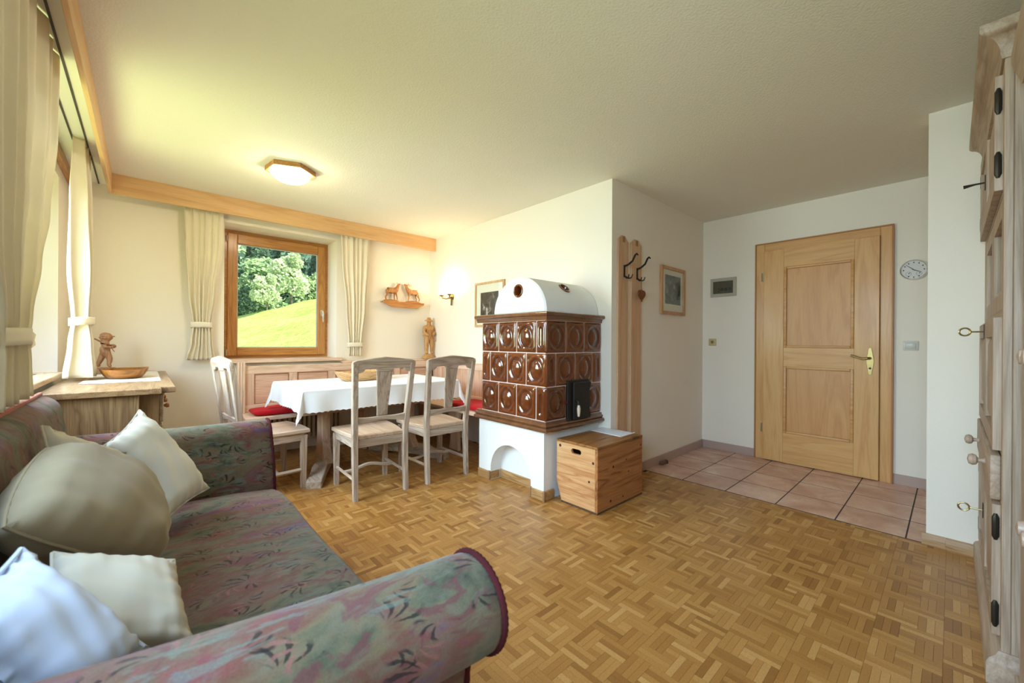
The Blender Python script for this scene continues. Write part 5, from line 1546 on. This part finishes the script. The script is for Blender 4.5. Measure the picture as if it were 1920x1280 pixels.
G().ball((hc.x, hc.y, hc.z+0.036), 0.008, 10).obj('bead', plain('bead_brown', srgb(120, 88, 54), 0.6), ht)
# fuse box
fb = root('fuse_box', (XD, 1.62, 1.61), 'small grey fuse box with smoked window above the key switch', 'fuse box')
g = G(); y0, y1, z0, z1 = 1.495, 1.745, 1.612, 1.806; fw = 0.026
gm = plain('fuse_frame_grey', srgb(172, 166, 148), 0.5)
g.frame('x', y0, z0, y1, z1, fw, XD-0.020, XD, fw*1.3, fw*1.2).obj('cover_frame', gm, fb)
G().box((XD-0.006, y0+fw, z0+fw), (XD-0.002, y1-fw, z1-fw)).obj('back_plate', plain('fuse_plate', srgb(84, 74, 54), 0.5), fb)
bk_ = plain('breaker_black', (0.02, 0.018, 0.015), 0.5)
for k in range(3):
    yy = y1-fw-0.085-k*0.040
    g = G(); g.box((XD-0.012, yy-0.011, 1.692), (XD-0.005, yy+0.011, 1.702), 0.001); g.box((XD-0.012, yy-0.011, 1.672), (XD-0.005, yy-0.005, 1.692)); g.box((XD-0.012, yy+0.005, 1.672), (XD-0.005, yy+0.011, 1.692))
    g.obj('breaker_switch', bk_, fb)
g = G(); g.box((XD-0.012, y1-fw-0.060, 1.688), (XD-0.005, y1-fw-0.050, 1.700)); g.box((XD-0.012, y1-fw-0.060, 1.662), (XD-0.005, y1-fw-0.050, 1.672))
g.obj('main_switch', bk_, fb)
G().box((XD-0.016, y0+fw, z0+fw), (XD-0.0145, y1-fw, z1-fw)).obj('smoked_window', glass_pane(), fb)
ks = root('key_switch', (XD, 1.725, 1.095), 'small cream key switch plate left of the entrance door', 'switch')
G().box((XD-0.014, 1.688, 1.096), (XD, 1.763, 1.172), 0.005, 2).obj('plate', plain('switch_cream', srgb(196, 172, 124), 0.4), ks)
G().lathe([(0, 0.004), (0.016, 0.004), (0.018, 0.0)], (XD-0.014, 1.7255, 1.134), 16, axis=0, mtx=Matrix.Scale(-1, 4)).obj('cylinder', plain('switch_ring', srgb(170, 146, 96), 0.35), ks)
g = G()
for (dy, dz) in ((0.010, 0.010), (-0.010, 0.010), (0, -0.012)): g.tube([(XD-0.0185, 1.7255, 1.134), (XD-0.0185, 1.7255+dy, 1.134+dz)], 0.0026, 6)
g.obj('key_slot', plain('slot_black', (0.03, 0.025, 0.02), 0.5), ks)
ls_ = root('light_switch', (XD, 0.222, 1.078), 'white rocker light switch right of the entrance door', 'switch')
G().box((XD-0.010, 0.178, 1.078), (XD, 0.266, 1.152), 0.004, 2).obj('plate', plain('switch_white', srgb(206, 204, 194), 0.35), ls_)
G().box((XD-0.015, 0.192, 1.090), (XD-0.009, 0.252, 1.140), 0.003, 2).obj('rocker', plain('switch_rocker', srgb(196, 194, 184), 0.3), ls_)
# clock
kc = Vector((XD, 0.206, 1.712)); KR = 0.080
ck = root('wall_clock', (XD, kc.y, kc.z-KR), 'round chrome wall clock with two small dials right of the door', 'clock')
G().lathe([(0.0, 0.0), (KR-0.004, 0.0), (KR, 0.008), (KR, 0.022), (KR-0.005, 0.028), (KR-0.009, 0.024), (KR-0.010, 0.016)], kc, 48, axis=0, mtx=Matrix.Scale(-1, 4)).obj('rim', plain('chrome', (0.8, 0.79, 0.76), 0.12, 1.0), ck, smooth=40)
fc = G().lathe([(0, 0.0165), (KR-0.0095, 0.0165), (KR-0.0095, 0.010)], kc, 40, axis=0, mtx=Matrix.Scale(-1, 4)).obj('dial', plain('dial_grey', srgb(206, 202, 194), 0.4), ck)
ink = plain('clock_ink', (0.03, 0.03, 0.03), 0.5)
def on_dial(ang, rad): return kc.y-rad*sin(ang), kc.z+rad*cos(ang)     # the viewer looks along +x, right is -y
for hnum in range(12):
    ang = hnum*pi/6
    if hnum in (4, 8): continue
    yy, zz = on_dial(ang, 0.058)
    G().box((kc.x-0.0176, yy-0.0035, zz-0.0045), (kc.x-0.0163, yy+0.0035, zz+0.0045)).obj('hour_mark', ink, fc)
def hand(name, ang, ln, wd, xo):
    a = on_dial(ang, -0.010); b = on_dial(ang, ln)
    G().tube([(kc.x-xo, a[0], a[1]), (kc.x-xo, b[0], b[1])], [wd, wd*0.6], 6).obj(name, ink, ck)
hand('hour_hand', radians(117), 0.040, 0.0028, 0.020); hand('minute_hand', radians(313), 0.062, 0.0022, 0.0225)
for s in (-1, 1):
    cy_, cz_ = kc.y+s*0.030, kc.z-0.030
    sd_ = G().torus((kc.x-0.0168, cy_, cz_), 0.016, 0.0008, 24, 6, Matrix.Rotation(pi/2, 4, 'Y')).obj('small_dial', plain('dial_ring', srgb(120, 116, 108), 0.5), fc)
    G().tube([(kc.x-0.018, cy_, cz_), (kc.x-0.018, cy_-0.009, cz_+0.010)], [0.003, 0.001], 6).obj('small_hand', ink, sd_)
# door stop on the hallway floor
ds = onz(1243, 869, 0.0)
dst = root('door_stop', (ds.x, YE-0.035, 0), 'small brown door stop on the tiles at the hallway skirting', 'door stop')
G().box((ds.x-0.060, YE-0.050, 0.001), (ds.x+0.010, YE-0.012, 0.034), 0.008, 2).obj('wedge', plain('stop_wood', srgb(112, 84, 66), 0.7), dst)
G().lathe([(0.020, 0), (0.021, 0.012), (0.016, 0.030), (0, 0.034)], (ds.x+0.030, YE-0.034, 0.001), 14).obj('rubber_knob', plain('stop_rubber', srgb(74, 58, 48), 0.8), dst)
# ------------------------------------------------------------------ tall cabinet at the right
CF, KX0, KX1, KB = -0.115, 2.120, 3.268, -0.62
cab = root('tall_cabinet', ((KX0+KX1)/2, -0.36, 0), 'tall limed pine cabinet with cornice standing at the right wall', 'cabinet')
G().box((KX0, KB, 0.10), (KX1, CF-0.022, 2.10), 0.002).obj('carcass', lime_cab(2), cab)
for (a, b) in ((KX0, KX0+0.055), (KX1-0.055, KX1)):
    G().box((a, CF-0.0218, 0.10), (b, CF, 2.10), 0.003).obj('corner_stile', lime_cab(2), cab)
for (a, b) in ((0.10, 0.125), (0.578, 0.590), (0.748, 0.762), (1.225, 1.25), (1.645, 1.66), (2.06, 2.10)):
    G().box((KX0+0.0551, CF-0.0216, a), (KX1-0.0551, CF-0.001, b)).obj('face_rail', lime_cab(0), cab)
def sweep_x(prof, x0, x1, yb):
    """moulding along the front with a mitred return at the near end"""
    g = G(); n = len(prof)
    A = [g.bm.verts.new((x1, CF+o_, z)) for o_, z in prof]
    B = [g.bm.verts.new((x0-o_, CF+o_, z)) for o_, z in prof]
    C = [g.bm.verts.new((x0-o_, yb, z)) for o_, z in prof]
    for R0, R1 in ((A, B), (B, C)):
        for i in range(n): g.bm.faces.new((R0[i], R0[(i+1) % n], R1[(i+1) % n], R1[i]))
    g.bm.faces.new(A[::-1]); g.bm.faces.new(C)
    return g
corn = [(-0.01, 2.085), (0.006, 2.085), (0.010, 2.100)] + [(0.048-0.038*cos(t), 2.100+0.060*sin(t)) for t in [pi/2*k/6 for k in range(1, 7)]] + [(0.054, 2.165), (0.058, 2.170), (0.058, 2.195), (0.050, 2.200), (-0.01, 2.200)]
sweep_x(corn, KX0, KX1, KB).obj('cornice', lime_cab(0), cab, smooth=40)
base_p = [(-0.01, 0.0), (0.034, 0.0), (0.034, 0.070), (0.028, 0.082), (0.012, 0.092), (0.006, 0.105), (-0.01, 0.105)]
sweep_x(base_p, KX0, KX1, KB).obj('plinth', lime_cab(0), cab, smooth=40)
mx_ = (KX0+KX1)/2
kh = plain('key_iron', (0.05, 0.045, 0.035), 0.4, 0.8)
kb = plain('key_brass', (0.42, 0.32, 0.14), 0.3, 1.0)
def pdoor(x0, x1, z0, z1, y, glass=False, hinge_x=None, hz=()):
    w = 0.065
    o = G().frame('y', x0, z0, x1, z1, w, y, y+0.020).obj('door_glazed' if glass else 'door', lime_cab(2), cab)
    if glass:
        G().box((x0+w, y+0.006, z0+w), (x1-w, y+0.010, z1-w)).obj('pane', glass_pane(), o)
    else:
        g = G(); a = (x0+w, z0+w); b = (x1-w, z1-w); m = 0.030
        V = [g.bm.verts.new(p) for p in ((a[0], y+0.006, a[1]), (b[0], y+0.006, a[1]), (b[0], y+0.006, b[1]), (a[0], y+0.006, b[1]), (a[0]+m, y+0.015, a[1]+m), (b[0]-m, y+0.015, a[1]+m), (b[0]-m, y+0.015, b[1]-m), (a[0]+m, y+0.015, b[1]-m))]
        for f in ((0, 1, 5, 4), (1, 2, 6, 5), (2, 3, 7, 6), (3, 0, 4, 7), (4, 5, 6, 7)): g.bm.faces.new([V[i] for i in f])
        g.obj('raised_panel', lime_cab(2), o)
    for z in hz:
        G().tube([(hinge_x, y+0.012, z-0.045), (hinge_x, y+0.012, z-0.032), (hinge_x, y+0.012, z+0.032), (hinge_x, y+0.012, z+0.045)], [0.004, 0.009, 0.009, 0.004], 8).obj('hinge', kh, o)
    return o
def key(x, y, z, parent, ring=True):
    p = G().box((x-0.011, y, z-0.032), (x+0.011, y+0.003, z+0.032), 0.001).obj('key_plate', kh, parent)
    if ring:
        g = G(); g.tube([(x, y, z), (x, y+0.040, z)], 0.0035, 8); g.torus((x, y+0.058, z), 0.017, 0.0035, 24, 8, Matrix.Rotation(pi/2, 4, 'Y'))
        g.obj('key', kb, p)
    else:
        G().tube([(x, y, z), (x, y+0.030, z), (x, y+0.065, z-0.004)], [0.0035, 0.004, 0.008], 8).obj('key', kh, p)
yd = CF-0.001
for (x0, x1, hx_) in ((KX0+0.058, mx_-0.002, KX0+0.056), (mx_+0.002, KX1-0.058, KX1-0.056)):
    near = x0 < mx_-0.1
    d1 = pdoor(x0, x1, 1.662, 2.058, yd, False, hx_, (1.75, 1.97))
    d2 = pdoor(x0, x1, 1.252, 1.643, CF-0.022, True, hx_, ())
    d3 = pdoor(x0, x1, 0.764, 1.223, yd, False, hx_, ())
    d4 = pdoor(x0, x1, 0.127, 0.576, yd, False, hx_, (0.20, 0.50))
    if not near:
        key(x0+0.03, yd+0.020, 1.84, d1, False); key(x0+0.03, yd+0.020, 1.185, d3); key(x0+0.03, yd+0.020, 0.40, d4)
dw_ = G().box((KX0+0.058, yd, 0.592), (KX1-0.058, yd+0.026, 0.746), 0.006, 2).obj('drawer', lime_cab(0), cab)
for x in (KX0+0.34, KX1-0.30):
    G().lathe([(0.012, 0.0), (0.008, 0.008), (0.009, 0.018), (0.020, 0.024), (0.023, 0.034), (0.018, 0.044), (0, 0.048)], (x, yd+0.026, 0.668), 18, axis=1).obj('knob', plain('knob_limed', srgb(176, 152, 132), 0.4), dw_)
# second unit, nearer to us and a little set back
c2_ = root('low_cornice_cabinet', (1.55, -0.4, 0), 'limed pine cabinet cut by the right picture edge, nearest to us', 'cabinet')
B2 = -0.150
G().box((1.02, KB, 0.08), (KX0-0.062, B2-0.02, 1.98), 0.002).obj('carcass', lime_cab(2), c2_)
G().box((1.02, B2-0.0198, 0.08), (1.09, B2, 1.98), 0.003).obj('corner_stile', lime_cab(2), c2_); G().box((KX0-0.132, B2-0.0198, 0.08), (KX0-0.062, B2, 1.98), 0.003).obj('corner_stile', lime_cab(2), c2_)
g = G().prism([(B2-0.02, 1.96), (B2+0.004, 1.96), (B2+0.012, 1.985), (B2+0.026, 2.03), (B2+0.026, 2.06), (B2-0.02, 2.06)], 0, 1.0, KX0-0.062); g.obj('cornice', lime_cab(0), c2_)
G().box((1.01, KB, 0.0), (KX0-0.062, B2+0.01, 0.08), 0.004).obj('plinth', lime_cab(0), c2_)
for (x0, x1) in ((1.095, 1.54), (1.545, KX0-0.135)):
    for (z0, z1) in ((0.10, 0.80), (0.84, 1.94)):
        o = G().box((x0, B2-0.016, z0), (x1, B2+0.004, z1), 0.004).obj('door', lime_cab(2), c2_)
        G().lathe([(0.012, 0.0), (0.008, 0.008), (0.020, 0.022), (0.018, 0.036), (0, 0.040)], (x1-0.04 if x0 < 1.2 else x0+0.04, B2+0.004, min(z1-0.12, 1.1)), 16, axis=1).obj('knob', plain('knob_limed', srgb(176, 152, 132), 0.4), o)
